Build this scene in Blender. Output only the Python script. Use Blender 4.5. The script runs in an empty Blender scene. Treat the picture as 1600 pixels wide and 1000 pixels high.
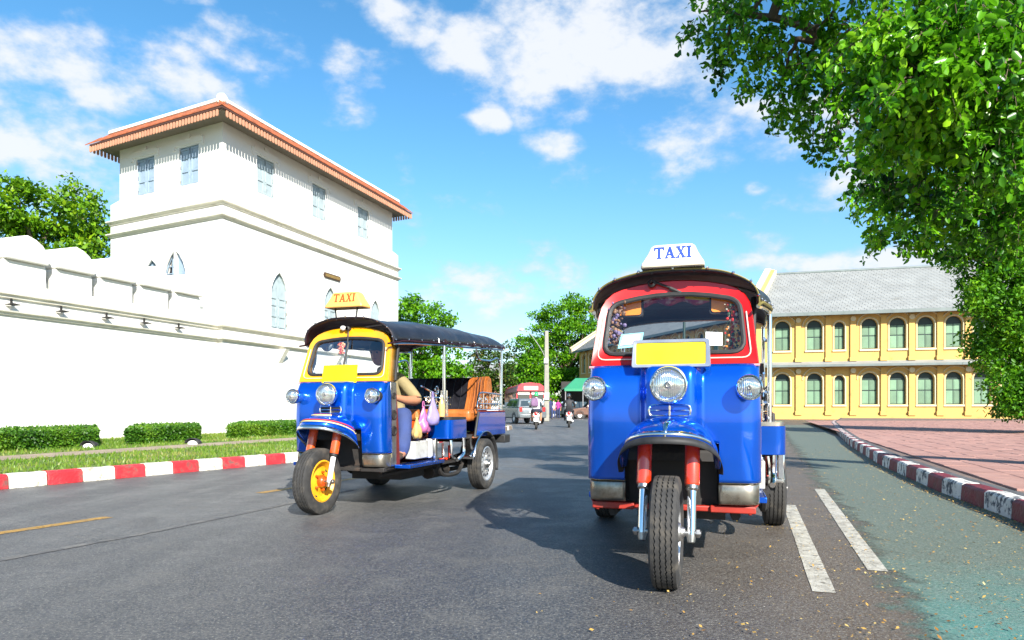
import bpy, bmesh, math, random
import numpy as np
from mathutils import Vector, Matrix
R = math.radians
rnd = random.Random(7)
nr = np.random.RandomState(11)
SC = bpy.context.scene
COL = SC.collection
PI = math.pi

# ------------------------------------------------------------------ camera
FPX, HZ, EYE = 1100.0, 638.0, 0.88          # focal length in photo pixels, horizon row, eye height (m)
cam_d = bpy.data.cameras.new("camera"); cam = bpy.data.objects.new("camera", cam_d); COL.objects.link(cam)
cam_d.sensor_width = 36; cam_d.lens = 36 * FPX / 1600; cam_d.shift_y = (HZ - 500) / 1600
cam_d.clip_start = 0.05; cam_d.clip_end = 3000
cam.location = (0, 0, EYE); cam.rotation_euler = (R(90), 0, 0)
SC.camera = cam
def PX(px, py, D):                            # photo pixel at depth D -> world point
    return Vector(((px - 800) / FPX * D, D, EYE + (HZ - py) / FPX * D))
def GR(px, py, h=0.0):                        # photo pixel on the ground at height h
    D = (EYE - h) * FPX / (py - HZ)
    return Vector(((px - 800) / FPX * D, D, h))

# ------------------------------------------------------------------ colour management, sun, sky
SC.view_settings.view_transform = 'Standard'; SC.view_settings.look = 'None'
SC.view_settings.gamma = 1; SC.view_settings.use_curve_mapping = False
SC.view_settings.exposure = 1.22
SUN_DIR = Vector((0.365 * math.cos(R(32)), -0.931 * math.cos(R(32)), math.sin(R(32)))).normalized()
sd = bpy.data.lights.new("sun", 'SUN'); sun = bpy.data.objects.new("sun", sd); COL.objects.link(sun)
sd.energy = 5.0; sd.angle = R(0.55); sd.color = (1.0, 0.95, 0.86)
sun.rotation_euler = SUN_DIR.to_track_quat('Z', 'Y').to_euler()
sun.location = (20, -40, 40)

W = bpy.data.worlds.new("World"); SC.world = W; W.use_nodes = True
def world():
    nt = W.node_tree; nt.nodes.clear(); N = nt.nodes.new; L = nt.links.new
    out = N('ShaderNodeOutputWorld'); bg = N('ShaderNodeBackground'); bg.inputs[1].default_value = 0.066
    sky = N('ShaderNodeTexSky'); sky.sky_type = 'NISHITA'; sky.sun_disc = False
    sky.sun_elevation = R(32); sky.sun_rotation = math.atan2(SUN_DIR.x, SUN_DIR.y); sky.air_density = 1.0
    sky.dust_density = 0.4; sky.ozone_density = 2.0; sky.altitude = 0
    tc = N('ShaderNodeTexCoord')
    hs = N('ShaderNodeHueSaturation'); hs.inputs['Saturation'].default_value = 1.28; hs.inputs['Value'].default_value = 1.5
    hs.inputs['Hue'].default_value = 0.492
    L(sky.outputs[0], hs.inputs['Color'])
    def math_(op, a, b=None, clamp=False):
        n = N('ShaderNodeMath'); n.operation = op; n.use_clamp = clamp
        for i, q in enumerate((a, b)):
            if q is None: continue
            if isinstance(q, (int, float)): n.inputs[i].default_value = q
            else: L(q, n.inputs[i])
        return n.outputs[0]
    def vmath(op, a, b):
        n = N('ShaderNodeVectorMath'); n.operation = op
        for i, q in enumerate((a, b)):
            if isinstance(q, (tuple, list, Vector)): n.inputs[i].default_value = q
            else: L(q, n.inputs[i])
        return n
    d = tc.outputs['Generated']
    # turbulence that frays the clouds
    n1 = N('ShaderNodeTexNoise'); n1.inputs['Scale'].default_value = 11; n1.inputs['Detail'].default_value = 7; n1.inputs['Roughness'].default_value = .58
    mp = N('ShaderNodeMapping'); mp.inputs['Scale'].default_value = (1, 1, 1.7); L(d, mp.inputs[0]); L(mp.outputs[0], n1.inputs[0])
    nw = N('ShaderNodeTexNoise'); nw.inputs['Scale'].default_value = 5; nw.inputs['Detail'].default_value = 3
    L(d, nw.inputs[0])
    wv = vmath('SUBTRACT', nw.outputs['Color'], (.5, .5, .5)); wv2 = vmath('SCALE', wv.outputs[0], (0, 0, 0)); wv2.inputs['Scale'].default_value = .10
    dd = vmath('ADD', d, wv2.outputs[0]).outputs[0]
    blobs = [(60,90,120,40,.85),(165,135,80,36,.8),(20,200,100,50,.9),(110,240,110,40,.8),(275,135,75,36,.95),(390,85,70,30,.95),(340,175,50,28,.7),
             (300,8,60,16,.6),(640,25,60,40,.9),(555,95,75,20,.6),(545,165,28,24,.5),(790,95,100,42,1),(880,140,85,42,1),(900,30,120,42,.95),
             (1010,60,110,75,1),(772,182,35,16,.95),(872,220,42,16,.8),(1225,182,70,24,.8),(1150,245,120,45,.6),(1270,260,70,50,.6),
             (1180,315,20,10,.8),(700,470,190,30,.72),(880,440,160,34,.75),(1320,408,190,24,.95),(100,300,90,34,.6),(60,20,60,18,.35)]
    acc = None
    for (px, py, rx, ry, a) in blobs:
        c = Vector(((px - 800) / FPX, 1, (HZ - py) / FPX)); ln = c.length; c.normalize()
        e = vmath('SUBTRACT', dd, c)
        s = vmath('MULTIPLY', e.outputs[0], (FPX * .95 / rx, FPX * .7 / rx, FPX * .95 / ry))
        ll = vmath('LENGTH', s.outputs[0], (0, 0, 0)); 
        g = math_('MULTIPLY', math_('SUBTRACT', 1.55, ll.outputs['Value'], True), a)
        acc = g if acc is None else math_('MAXIMUM', acc, g)
    dens = math_('ADD', math_('MULTIPLY', acc, 1.0), math_('MULTIPLY', math_('SUBTRACT', n1.outputs[0], .5), 3.1))
    # clouds elsewhere in the sky, sparse
    n2 = N('ShaderNodeTexNoise'); n2.inputs['Scale'].default_value = 2.6; n2.inputs['Detail'].default_value = 5; L(mp.outputs[0], n2.inputs[0])
    mr2 = N('ShaderNodeMapRange'); mr2.inputs[1].default_value = .62; mr2.inputs[2].default_value = .8; L(n2.outputs[0], mr2.inputs[0])
    mr = N('ShaderNodeMapRange'); mr.interpolation_type = 'SMOOTHSTEP'; mr.inputs[1].default_value = .28; mr.inputs[2].default_value = 1.15
    L(dens, mr.inputs[0])
    sx = N('ShaderNodeSeparateXYZ'); L(d, sx.inputs[0])
    back = math_('MULTIPLY', mr2.outputs[0], math_('LESS_THAN', sx.outputs[1], .3))
    cm = math_('MAXIMUM', mr.outputs[0], math_('MULTIPLY', back, .5))
    # soft haze near the horizon
    hz = N('ShaderNodeMapRange'); hz.inputs[1].default_value = .0; hz.inputs[2].default_value = .30; hz.inputs[3].default_value = .42; hz.inputs[4].default_value = 0; L(sx.outputs[2], hz.inputs[0])
    mh = N('ShaderNodeMixRGB'); L(hz.outputs[0], mh.inputs[0]); L(hs.outputs[0], mh.inputs[1]); mh.inputs[2].default_value = (2.5, 3.7, 6.3, 1)
    cr = N('ShaderNodeMixRGB'); L(mr.outputs[0], cr.inputs[0]); cr.inputs[1].default_value = (3.9, 4.9, 6.3, 1); cr.inputs[2].default_value = (6.2, 6.4, 6.7, 1)
    mx = N('ShaderNodeMixRGB'); L(math_('MULTIPLY', cm, .93), mx.inputs[0]); L(mh.outputs[0], mx.inputs[1]); L(cr.outputs[0], mx.inputs[2])
    L(mx.outputs[0], bg.inputs[0]); L(bg.outputs[0], out.inputs[0])
world()

# ------------------------------------------------------------------ materials
MATS = {}
def mat(name, col, rough=.5, metal=0.0, coat=0.0, var=.12, scale=6, bump=0.0, bscale=80, dirt=None, dscale=3, dlo=.55, dhi=.75, spec=.5, sub=None, world_co=False, stretch=(1, 1, 1), orand=0):
    if name in MATS: return MATS[name]
    m = bpy.data.materials.new(name); MATS[name] = m; m.use_nodes = True
    nt = m.node_tree; N = nt.nodes.new; L = nt.links.new; b = nt.nodes['Principled BSDF']
    c = (*col, 1)
    b.inputs['Roughness'].default_value = rough; b.inputs['Metallic'].default_value = metal
    b.inputs['Coat Weight'].default_value = coat; b.inputs['Coat Roughness'].default_value = .04; b.inputs['Specular IOR Level'].default_value = spec
    if world_co: co = N('ShaderNodeNewGeometry').outputs['Position']
    else: co = N('ShaderNodeTexCoord').outputs['Object']
    mp = N('ShaderNodeMapping'); mp.inputs['Scale'].default_value = stretch; L(co, mp.inputs[0])
    oi = N('ShaderNodeObjectInfo')
    if not world_co:      # every object gets its own piece of the pattern
        om = N('ShaderNodeMath'); om.operation = 'MULTIPLY'; om.inputs[1].default_value = 61; L(oi.outputs['Random'], om.inputs[0]); L(om.outputs[0], mp.inputs['Location'])
    n = N('ShaderNodeTexNoise'); n.inputs['Scale'].default_value = scale; n.inputs['Detail'].default_value = 6; L(mp.outputs[0], n.inputs[0])
    r = N('ShaderNodeMapRange'); r.inputs[1].default_value = .3; r.inputs[2].default_value = .7; r.inputs[3].default_value = 1 - var; r.inputs[4].default_value = 1 + var; L(n.outputs[0], r.inputs[0])
    mul = N('ShaderNodeMixRGB'); mul.blend_type = 'MULTIPLY'; mul.inputs[0].default_value = 1; mul.inputs[1].default_value = c; L(r.outputs[0], mul.inputs[2])
    cur = mul.outputs[0]
    if dirt:
        n3 = N('ShaderNodeTexNoise'); n3.inputs['Scale'].default_value = dscale; n3.inputs['Detail'].default_value = 8; n3.inputs['Roughness'].default_value = .65; L(mp.outputs[0], n3.inputs[0])
        r3 = N('ShaderNodeMapRange'); r3.inputs[1].default_value = dlo; r3.inputs[2].default_value = dhi; L(n3.outputs[0], r3.inputs[0])
        mx = N('ShaderNodeMixRGB'); L(r3.outputs[0], mx.inputs[0]); L(cur, mx.inputs[1]); mx.inputs[2].default_value = (*dirt, 1); cur = mx.outputs[0]
    L(cur, b.inputs['Base Color'])
    rr = N('ShaderNodeMapRange'); rr.inputs[1].default_value = .3; rr.inputs[2].default_value = .7; rr.inputs[3].default_value = max(0, rough - .06); rr.inputs[4].default_value = min(1, rough + .08)
    L(n.outputs[0], rr.inputs[0]); L(rr.outputs[0], b.inputs['Roughness'])
    if orand:
        hv = N('ShaderNodeHueSaturation'); ov = N('ShaderNodeMapRange'); ov.inputs[3].default_value = 1 - orand; ov.inputs[4].default_value = 1 + orand; L(oi.outputs['Random'], ov.inputs[0]); L(ov.outputs[0], hv.inputs['Value']); L(cur, hv.inputs['Color']); L(hv.outputs[0], b.inputs['Base Color'])
    if bump:
        nb = N('ShaderNodeTexNoise'); nb.inputs['Scale'].default_value = bscale; nb.inputs['Detail'].default_value = 5; L(mp.outputs[0], nb.inputs[0])
        bp = N('ShaderNodeBump'); bp.inputs['Strength'].default_value = bump; bp.inputs['Distance'].default_value = .02; L(nb.outputs[0], bp.inputs['Height']); L(bp.outputs[0], b.inputs['Normal'])
    return m
def glass(name, tint=(.85, .93, .95), refl=.10, rough=.02):
    m = bpy.data.materials.new(name); m.use_nodes = True; nt = m.node_tree; nt.nodes.clear(); N = nt.nodes.new; L = nt.links.new
    o = N('ShaderNodeOutputMaterial'); t = N('ShaderNodeBsdfTransparent'); t.inputs[0].default_value = (*tint, 1)
    g = N('ShaderNodeBsdfGlossy'); g.inputs['Roughness'].default_value = rough; g.inputs[0].default_value = (.9, .95, 1, 1)
    fr = N('ShaderNodeFresnel'); fr.inputs[0].default_value = 1.5; ad = N('ShaderNodeMath'); ad.operation = 'ADD'; ad.inputs[1].default_value = refl; L(fr.outputs[0], ad.inputs[0])
    mx = N('ShaderNodeMixShader'); L(ad.outputs[0], mx.inputs[0]); L(t.outputs[0], mx.inputs[1]); L(g.outputs[0], mx.inputs[2]); L(mx.outputs[0], o.inputs[0])
    return m
def leafmat(name, cols, trans=.35, rough=.45, pos=None):
    m = bpy.data.materials.new(name); m.use_nodes = True; nt = m.node_tree; N = nt.nodes.new; L = nt.links.new
    b = nt.nodes['Principled BSDF']; o = nt.nodes['Material Output']; ge = N('ShaderNodeNewGeometry')
    cr = N('ShaderNodeValToRGB'); el = cr.color_ramp.elements
    while len(el) < len(cols): el.new(.5)
    for i, c in enumerate(cols): el[i].position = i / (len(cols) - 1); el[i].color = (*c, 1)
    nz = N('ShaderNodeTexNoise'); nz.inputs['Scale'].default_value = 1.3; nz.inputs['Detail'].default_value = 2; L(ge.outputs['Position'], nz.inputs[0])
    ad = N('ShaderNodeMath'); ad.operation = 'MULTIPLY_ADD'; ad.inputs[1].default_value = .55; L(ge.outputs['Random Per Island'], ad.inputs[0])
    s2 = N('ShaderNodeMath'); s2.operation = 'MULTIPLY_ADD'; s2.inputs[1].default_value = 1.6; s2.inputs[2].default_value = -.55; L(nz.outputs[0], s2.inputs[0]); L(s2.outputs[0], ad.inputs[2])
    L(ad.outputs[0], cr.inputs[0]); L(cr.outputs[0], b.inputs['Base Color'])
    b.inputs['Roughness'].default_value = rough; b.inputs['Specular IOR Level'].default_value = .35
    t = N('ShaderNodeBsdfTranslucent'); L(cr.outputs[0], t.inputs[0]); mx = N('ShaderNodeMixShader'); mx.inputs[0].default_value = trans
    L(b.outputs[0], mx.inputs[1]); L(t.outputs[0], mx.inputs[2]); L(mx.outputs[0], o.inputs[0])
    return m

M_white = mat('white plaster', (.66, .65, .605), .9, var=.03, scale=1.2, bump=.15, bscale=20, dirt=(.66, .63, .55), dscale=1.1, dlo=.64, dhi=.88)
M_cornice = mat('weathered cornice plaster', (.66, .63, .54), .9, var=.10, scale=2.5, bump=.2, bscale=25, dirt=(.34, .31, .24), dscale=2.2, dlo=.56, dhi=.8, stretch=(1, 1, 3))
M_chrome = mat('chrome', (.78, .79, .80), .12, 1, var=.06, scale=14, dirt=(.30, .27, .22), dscale=22, dlo=.66, dhi=.85)
M_steel = mat('dull steel', (.42, .41, .39), .38, 1, var=.2, scale=12, dirt=(.12, .09, .06), dscale=14, dlo=.55, dhi=.8)
M_black = mat('black rubber', (.018, .018, .019), .65, var=.3, scale=20)
M_tyre = mat('tyre rubber', (.030, .029, .028), .82, var=.3, scale=18, bump=.15, bscale=200, dirt=(.10, .085, .065), dscale=9, dlo=.5, dhi=.82)
M_dark = mat('grimy underframe', (.018, .016, .015), .7, var=.4, scale=9, dirt=(.06, .04, .028), dscale=7)
M_blue = mat('glossy blue paint', (.0006, .090, .56), .18, .66, .8, var=.10, scale=3, bump=.05, bscale=5, dirt=(.01, .06, .42), dscale=30, dlo=.72, dhi=.9, spec=.3)
M_red = mat('glossy red paint', (.52, .004, .002), .33, 0, .4, var=.06, scale=4)
M_yel = mat('glossy amber yellow paint', (.70, .31, .004), .32, 0, 1.0, var=.06, scale=4)
M_plate = mat('number plate yellow', (.85, .62, .0), .45, var=.03)
M_orange = mat('orange fork paint', (.62, .075, .006), .3, 0, .9, var=.15, scale=9, dirt=(.16, .05, .02), dscale=18, dlo=.62, dhi=.85)
M_redfork = mat('red fork paint', (.62, .035, .008), .28, 0, 1, var=.1, scale=9)
M_silver = mat('silver paint', (.55, .56, .57), .35, .7, var=.12, scale=16, dirt=(.2, .17, .13), dscale=12, dlo=.6, dhi=.85)
M_whitep = mat('white enamel', (.72, .72, .70), .4, var=.08, scale=10, dirt=(.35, .29, .2), dscale=9, dlo=.6, dhi=.85)
M_yrim = mat('yellow wheel enamel', (.70, .34, .01), .45, var=.15, scale=12, dirt=(.18, .08, .02), dscale=15, dlo=.55, dhi=.8)
M_vinyl = mat('black canopy vinyl', (.013, .015, .022), .34, var=.3, scale=5, bump=.12, bscale=14, dirt=(.05, .05, .055), dscale=6)
M_burg = mat('burgundy lining', (.020, .003, .006), .5, var=.3, scale=9, bump=.1, bscale=30)
M_olive = mat('olive piping', (.17, .14, .03), .6)
M_leather = mat('tan leather', (.36, .11, .022), .42, var=.25, scale=7, bump=.25, bscale=30, dirt=(.12, .035, .01), dscale=5)
M_blackl = mat('black leather', (.010, .010, .014), .35, var=.3, scale=7, bump=.2, bscale=22)
M_redfl = mat('dark red metal', (.14, .012, .008), .6, var=.3, scale=8, dirt=(.04, .02, .015), dscale=8)
M_lens = None
def lensmat():
    m = bpy.data.materials.new('fluted lamp glass'); m.use_nodes = True; nt = m.node_tree; N = nt.nodes.new; L = nt.links.new; b = nt.nodes['Principled BSDF']
    b.inputs['Base Color'].default_value = (.66, .68, .66, 1); b.inputs['Metallic'].default_value = .9; b.inputs['Roughness'].default_value = .06
    b.inputs['Coat Weight'].default_value = 1; b.inputs['Coat Roughness'].default_value = .02
    tc = N('ShaderNodeTexCoord'); wv = N('ShaderNodeTexWave'); wv.wave_type = 'BANDS'; wv.bands_direction = 'X'; wv.inputs['Scale'].default_value = 34; wv.inputs['Distortion'].default_value = 1.5; wv.inputs['Detail'].default_value = 1
    L(tc.outputs['Object'], wv.inputs[0]); vo = N('ShaderNodeTexVoronoi'); vo.inputs['Scale'].default_value = 26; L(tc.outputs['Object'], vo.inputs[0])
    ad = N('ShaderNodeMath'); ad.operation = 'MULTIPLY_ADD'; ad.inputs[1].default_value = .6; L(vo.outputs[0], ad.inputs[0]); L(wv.outputs[0], ad.inputs[2])
    bp = N('ShaderNodeBump'); bp.inputs['Strength'].default_value = .5; bp.inputs['Distance'].default_value = .006; L(ad.outputs[0], bp.inputs['Height']); L(bp.outputs[0], b.inputs['Normal'])
    return m
M_lens = lensmat()
M_glass = glass('windscreen glass', (.97, .985, .99), .005, .02)
M_dglass = mat('dark window glass', (.02, .03, .035), .06, 0, 1, var=.1, spec=1)
M_bark = mat('tree bark', (.11, .08, .055), .9, var=.4, scale=7, bump=.6, bscale=14, stretch=(1, 1, .3))
M_leafA = leafmat('broadleaf foliage', [(.014, .06, .003), (.055, .19, .005), (.12, .33, .006), (.24, .45, .010)], .40)
M_leafB = leafmat('lime foliage', [(.02, .07, .003), (.075, .20, .005), (.16, .33, .007), (.30, .44, .014)], .38)
M_leafC = leafmat('glossy canopy foliage', [(.007, .04, .003), (.034, .155, .005), (.12, .36, .008), (.30, .58, .02)], .42, .30)
M_leafD = leafmat('dark autumnal foliage', [(.012, .035, .006), (.030, .085, .010), (.06, .12, .012), (.15, .10, .03)], .3)

# ------------------------------------------------------------------ mesh builder
ORG = {}
def org_of(p):
    while p is not None:
        if p.name in ORG: return ORG[p.name]
        p = p.parent
    return Vector((0, 0, 0))
def tag(o, label=None, cat=None, group=None, kind=None):
    if label: o['label'] = label
    if cat: o['category'] = cat
    if group: o['group'] = group
    if kind: o['kind'] = kind
    return o
def empty(name, loc=(0, 0, 0), rz=0, label=None, cat=None, group=None, kind=None, fixed=False):
    o = bpy.data.objects.new(name, None); COL.objects.link(o); o.location = loc; o.rotation_euler = (0, 0, rz); o.empty_display_size = .2
    if fixed: ORG[o.name] = Vector(loc)      # parts of a 'fixed' thing are written in world coordinates
    return tag(o, label, cat, group, kind)
def copy_tree(o, parent=None):
    c = o.copy(); COL.objects.link(c); c.parent = parent
    for k in ('label', 'kind'):
        pass
    for ch in list(o.children): copy_tree(ch, c)
    return c
def frame(axis):
    a = Vector(axis).normalized(); t = Vector((0, 0, 1)) if abs(a.z) < .9 else Vector((1, 0, 0))
    u = a.cross(t).normalized(); return u, a.cross(u).normalized(), a
class MB:
    def __init__(s): s.v = []; s.f = []; s.m = []; s.mi = 0
    def add(s, vs, fs, mi=None):
        b = len(s.v); s.v += [tuple(q) for q in vs]; s.f += [tuple(b + i for i in f) for f in fs]; s.m += [s.mi if mi is None else mi] * len(fs); return s
    def box(s, c, d, rot=None, rz=0):
        c = Vector(c); x, y, z = d[0] / 2, d[1] / 2, d[2] / 2
        M = rot if rot is not None else Matrix.Rotation(rz, 3, 'Z')
        vs = [c + M @ Vector(q) for q in ((-x, -y, -z), (x, -y, -z), (x, y, -z), (-x, y, -z), (-x, -y, z), (x, -y, z), (x, y, z), (-x, y, z))]
        return s.add(vs, [(0, 3, 2, 1), (4, 5, 6, 7), (0, 1, 5, 4), (1, 2, 6, 5), (2, 3, 7, 6), (3, 0, 4, 7)])
    def span(s, a, b):
        a, b = Vector(a), Vector(b); return s.box((a + b) / 2, [abs(q) for q in (b - a)])
    def loft(s, rings, closed=True, caps=True, mi=None):
        n = len(rings[0]); vs = [q for r in rings for q in r]; fs = []
        for i in range(len(rings) - 1):
            for j in range(n if closed else n - 1):
                k = (j + 1) % n; fs.append((i * n + j, i * n + k, (i + 1) * n + k, (i + 1) * n + j))
        if caps and closed: fs.append(tuple(range(n))[::-1]); fs.append(tuple((len(rings) - 1) * n + j for j in range(n)))
        return s.add(vs, fs, mi)
    def prism(s, poly, vec):
        vec = Vector(vec); return s.loft([[Vector(p) for p in poly], [Vector(p) + vec for p in poly]])
    def tube(s, pts, r, seg=8, closed=False, mi=None):
        pts = [Vector(p) for p in pts]; n = len(pts); rs = r if isinstance(r, (list, tuple)) else [r] * n; rings = []; pu = None
        for i, p in enumerate(pts):
            t = (pts[(i + 1) % n] - pts[i - 1]) if closed else (pts[min(i + 1, n - 1)] - pts[max(i - 1, 0)])
            if t.length < 1e-9: t = Vector((0, 0, 1))
            t.normalize()
            if pu is None: u = frame(t)[0]
            else:
                u = pu - t * pu.dot(t); u = u.normalized() if u.length > 1e-6 else frame(t)[0]
            pu = u; w = t.cross(u)
            rings.append([p + (u * math.cos(2 * PI * k / seg) + w * math.sin(2 * PI * k / seg)) * rs[i] for k in range(seg)])
        if closed: rings.append(rings[0])
        return s.loft(rings, caps=not closed, mi=mi)
    def lathe(s, prof, o, axis, seg=24, mi=None, caps=False):
        o = Vector(o); u, w, a = frame(axis)
        rings = [[o + a * h + (u * math.cos(2 * PI * k / seg) + w * math.sin(2 * PI * k / seg)) * max(r, 1e-4) for k in range(seg)] for r, h in prof]
        return s.loft(rings, caps=caps, mi=mi)
    def ball(s, c, r, seg=10, sz=1.0):
        n = max(4, seg // 2); return s.lathe([(r * math.sin(PI * i / n), -r * sz * math.cos(PI * i / n)) for i in range(n + 1)], c, (0, 0, 1), seg)
    def grid(s, fn, us, vs_, keep=None, mi=None):
        nu, nv = len(us), len(vs_); vs = [fn(u, v) for v in vs_ for u in us]; fs = []
        for j in range(nv - 1):
            for i in range(nu - 1):
                if keep and not keep((us[i] + us[i + 1]) / 2, (vs_[j] + vs_[j + 1]) / 2): continue
                fs.append((j * nu + i, j * nu + i + 1, (j + 1) * nu + i + 1, (j + 1) * nu + i))
        return s.add(vs, fs, mi)
    def build(s, name, mats, parent=None, smooth=True, ang=38, bevel=0, bseg=2, solid=0, soff=-1, mo=0, org=None, sub=0):
        if not isinstance(mats, (list, tuple)): mats = [mats]
        O = Vector(org) if org is not None else org_of(parent)
        me = bpy.data.meshes.new(name); me.from_pydata([(q[0] - O.x, q[1] - O.y, q[2] - O.z) for q in s.v], [], s.f)
        for m in mats: me.materials.append(m)
        if any(s.m): me.polygons.foreach_set('material_index', s.m)
        o = bpy.data.objects.new(name, me); COL.objects.link(o)
        bm = bmesh.new(); bm.from_mesh(me); bmesh.ops.remove_doubles(bm, verts=bm.verts, dist=1e-5); bmesh.ops.recalc_face_normals(bm, faces=bm.faces); bm.to_mesh(me); bm.free()
        if smooth: me.shade_smooth(); me.set_sharp_from_angle(angle=R(ang))
        if solid:
            m = o.modifiers.new('solid', 'SOLIDIFY'); m.thickness = solid; m.offset = soff; m.material_offset = mo
        if bevel:
            m = o.modifiers.new('bevel', 'BEVEL'); m.width = bevel; m.segments = bseg; m.limit_method = 'ANGLE'; m.angle_limit = R(40)
        if sub:
            m = o.modifiers.new('sub', 'SUBSURF'); m.levels = sub; m.render_levels = sub
        if parent is not None: o.parent = parent
        elif org is not None: o.location = O
        return o
def bez(pts, n=8):                              # Catmull-Rom through points
    P = [Vector(p) for p in pts]; out = []
    for i in range(len(P) - 1):
        a, b, c, d = P[max(i - 1, 0)], P[i], P[i + 1], P[min(i + 2, len(P) - 1)]
        for k in range(n):
            t = k / n; out.append(.5 * ((2 * b) + (c - a) * t + (2 * a - 5 * b + 4 * c - d) * t * t + (3 * b - a - 3 * c + d) * t ** 3))
    return out + [P[-1]]
def lin(a, b, n): return [a + (b - a) * i / (n - 1) for i in range(n)]
def rpoly(cs, rs, nc=5, ne=6):                  # rounded polygon, fixed point count
    cs = [Vector((c[0], c[1])) for c in cs]; n = len(cs); corner = []
    for i in range(n):
        p, a, b = cs[i], cs[i - 1], cs[(i + 1) % n]; u = (a - p).normalized(); w = (b - p).normalized(); r = rs[i] if isinstance(rs, (list, tuple)) else rs
        q = []
        for k in range(nc):
            t = k / (nc - 1); q.append(((p + u * r) * (1 - t) ** 2) + (p * 2 * t * (1 - t)) + ((p + w * r) * t * t))
        corner.append(q)
    out = []
    for i in range(n):
        out += corner[i]; a, b = corner[i][-1], corner[(i + 1) % n][0]
        out += [a + (b - a) * k / ne for k in range(1, ne)]
    return out
def quads_obj(name, co, m, parent=None, nface=1, org=None):   # co: (N,4,3), or (N,6,3) for folded leaves
    O = np.array(org if org is not None else org_of(parent)); co = co - O; n, k = co.shape[:2]
    me = bpy.data.meshes.new(name); me.vertices.add(n * k); me.vertices.foreach_set('co', co.astype(np.float32).ravel())
    if k == 4: idx = np.arange(n * 4); nf = n
    elif k == 3: idx = np.arange(n * 3); nf = n
    else: idx = (np.arange(n)[:, None] * 6 + np.array([0, 1, 2, 3, 0, 3, 4, 5])[None]).ravel(); nf = n * 2
    kk = 3 if k == 3 else 4
    me.loops.add(nf * kk); me.loops.foreach_set('vertex_index', idx.astype(np.int32)); me.polygons.add(nf)
    me.polygons.foreach_set('loop_start', (np.arange(nf) * kk).astype(np.int32)); me.polygons.foreach_set('loop_total', np.full(nf, kk, np.int32))
    me.update(calc_edges=True); me.materials.append(m)
    o = bpy.data.objects.new(name, me); COL.objects.link(o)
    if parent is not None: o.parent = parent
    elif org is not None: o.location = org
    return o
def unit(a): return a / (np.linalg.norm(a, axis=-1, keepdims=True) + 1e-9)
def leaves(cen, size, aspect=.5, droop=.5, six=False, up=.5):
    n = len(cen); ax = nr.normal(size=(n, 3)); ax[:, 2] -= droop; ax = unit(ax)
    nm = nr.normal(size=(n, 3)); nm[:, 2] += up; sd_ = unit(np.cross(ax, nm)); nm = unit(np.cross(sd_, ax))
    L = (size * (.65 + .7 * nr.rand(n)))[:, None]; Wd = L * aspect
    b = cen; t = cen + ax * L
    if not six:
        mid = cen + ax * L * .5; return np.stack([b, mid + sd_ * Wd * .5, t, mid - sd_ * Wd * .5], 1)
    f = nm * L * .10; m1 = cen + ax * L * .33; m2 = cen + ax * L * .74
    return np.stack([b, m1 + sd_ * Wd * .5 + f, m2 + sd_ * Wd * .42 + f, t, m2 - sd_ * Wd * .42 + f, m1 - sd_ * Wd * .5 + f], 1)
def shell(lobes, n, thick=.45):                 # points in the outer part of ellipsoid lobes
    lob = np.array(lobes, float); wts = (lob[:, 3] * lob[:, 4] * lob[:, 5]) ** (2 / 3); wts /= wts.sum()
    k = nr.choice(len(lob), n, p=wts); d = unit(nr.normal(size=(n, 3))); r = (1 - thick * nr.rand(n) ** 1.3)
    bump = 1 + .16 * np.sin(d[:, 0] * 7 + k) * np.sin(d[:, 1] * 6 + 2 * k) * np.sin(d[:, 2] * 8 + k)
    return lob[k, :3] + d * lob[k, 3:6] * (r * bump)[:, None]
def skin_body(name, J, E, mats, parent=None, org=None, sub=2, root=None, loc=None, rz=0):
    """J: {joint:(x,y,z,r)}, E: [(a,b,material index)] -> one continuous mesh; clothing by nearest bone"""
    names = list(J); me = bpy.data.meshes.new(name + '_sk'); me.from_pydata([J[k][:3] for k in names], [(names.index(a), names.index(b)) for a, b, _ in E], [])
    o = bpy.data.objects.new(name + '_sk', me); COL.objects.link(o); md = o.modifiers.new('s', 'SKIN'); md.use_smooth_shade = True
    for i, k in enumerate(names):
        r = J[k][3]; r = r if isinstance(r, tuple) else (r, r); me.skin_vertices[0].data[i].radius = r; me.skin_vertices[0].data[i].use_root = (k == (root or names[0]))
    sb = o.modifiers.new('u', 'SUBSURF'); sb.levels = sub; sb.render_levels = sub
    dg = bpy.context.evaluated_depsgraph_get(); nm = bpy.data.meshes.new_from_object(o.evaluated_get(dg)); nm.name = name
    bpy.data.objects.remove(o); bpy.data.meshes.remove(me)
    for m in mats: nm.materials.append(m)
    A = np.array([J[a][:3] for a, b, _ in E]); B = np.array([J[b][:3] for a, b, _ in E]); Rr = np.array([(J[a][3][0] if isinstance(J[a][3], tuple) else J[a][3]) + (J[b][3][0] if isinstance(J[b][3], tuple) else J[b][3]) for a, b, _ in E]) / 2
    for p in nm.polygons:
        c = np.array(p.center); t = np.clip(((c - A) * (B - A)).sum(1) / ((B - A) ** 2).sum(1), 0, 1)[:, None]; d = np.linalg.norm(c - (A + (B - A) * t), axis=1) / (Rr + .02)
        p.material_index = E[int(d.argmin())][2]; p.use_smooth = True
    O = Vector(org) if org is not None else org_of(parent)
    nm.transform(Matrix.Translation(-O)); ob = bpy.data.objects.new(name, nm); COL.objects.link(ob)
    if parent is not None: ob.parent = parent
    return ob

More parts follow.
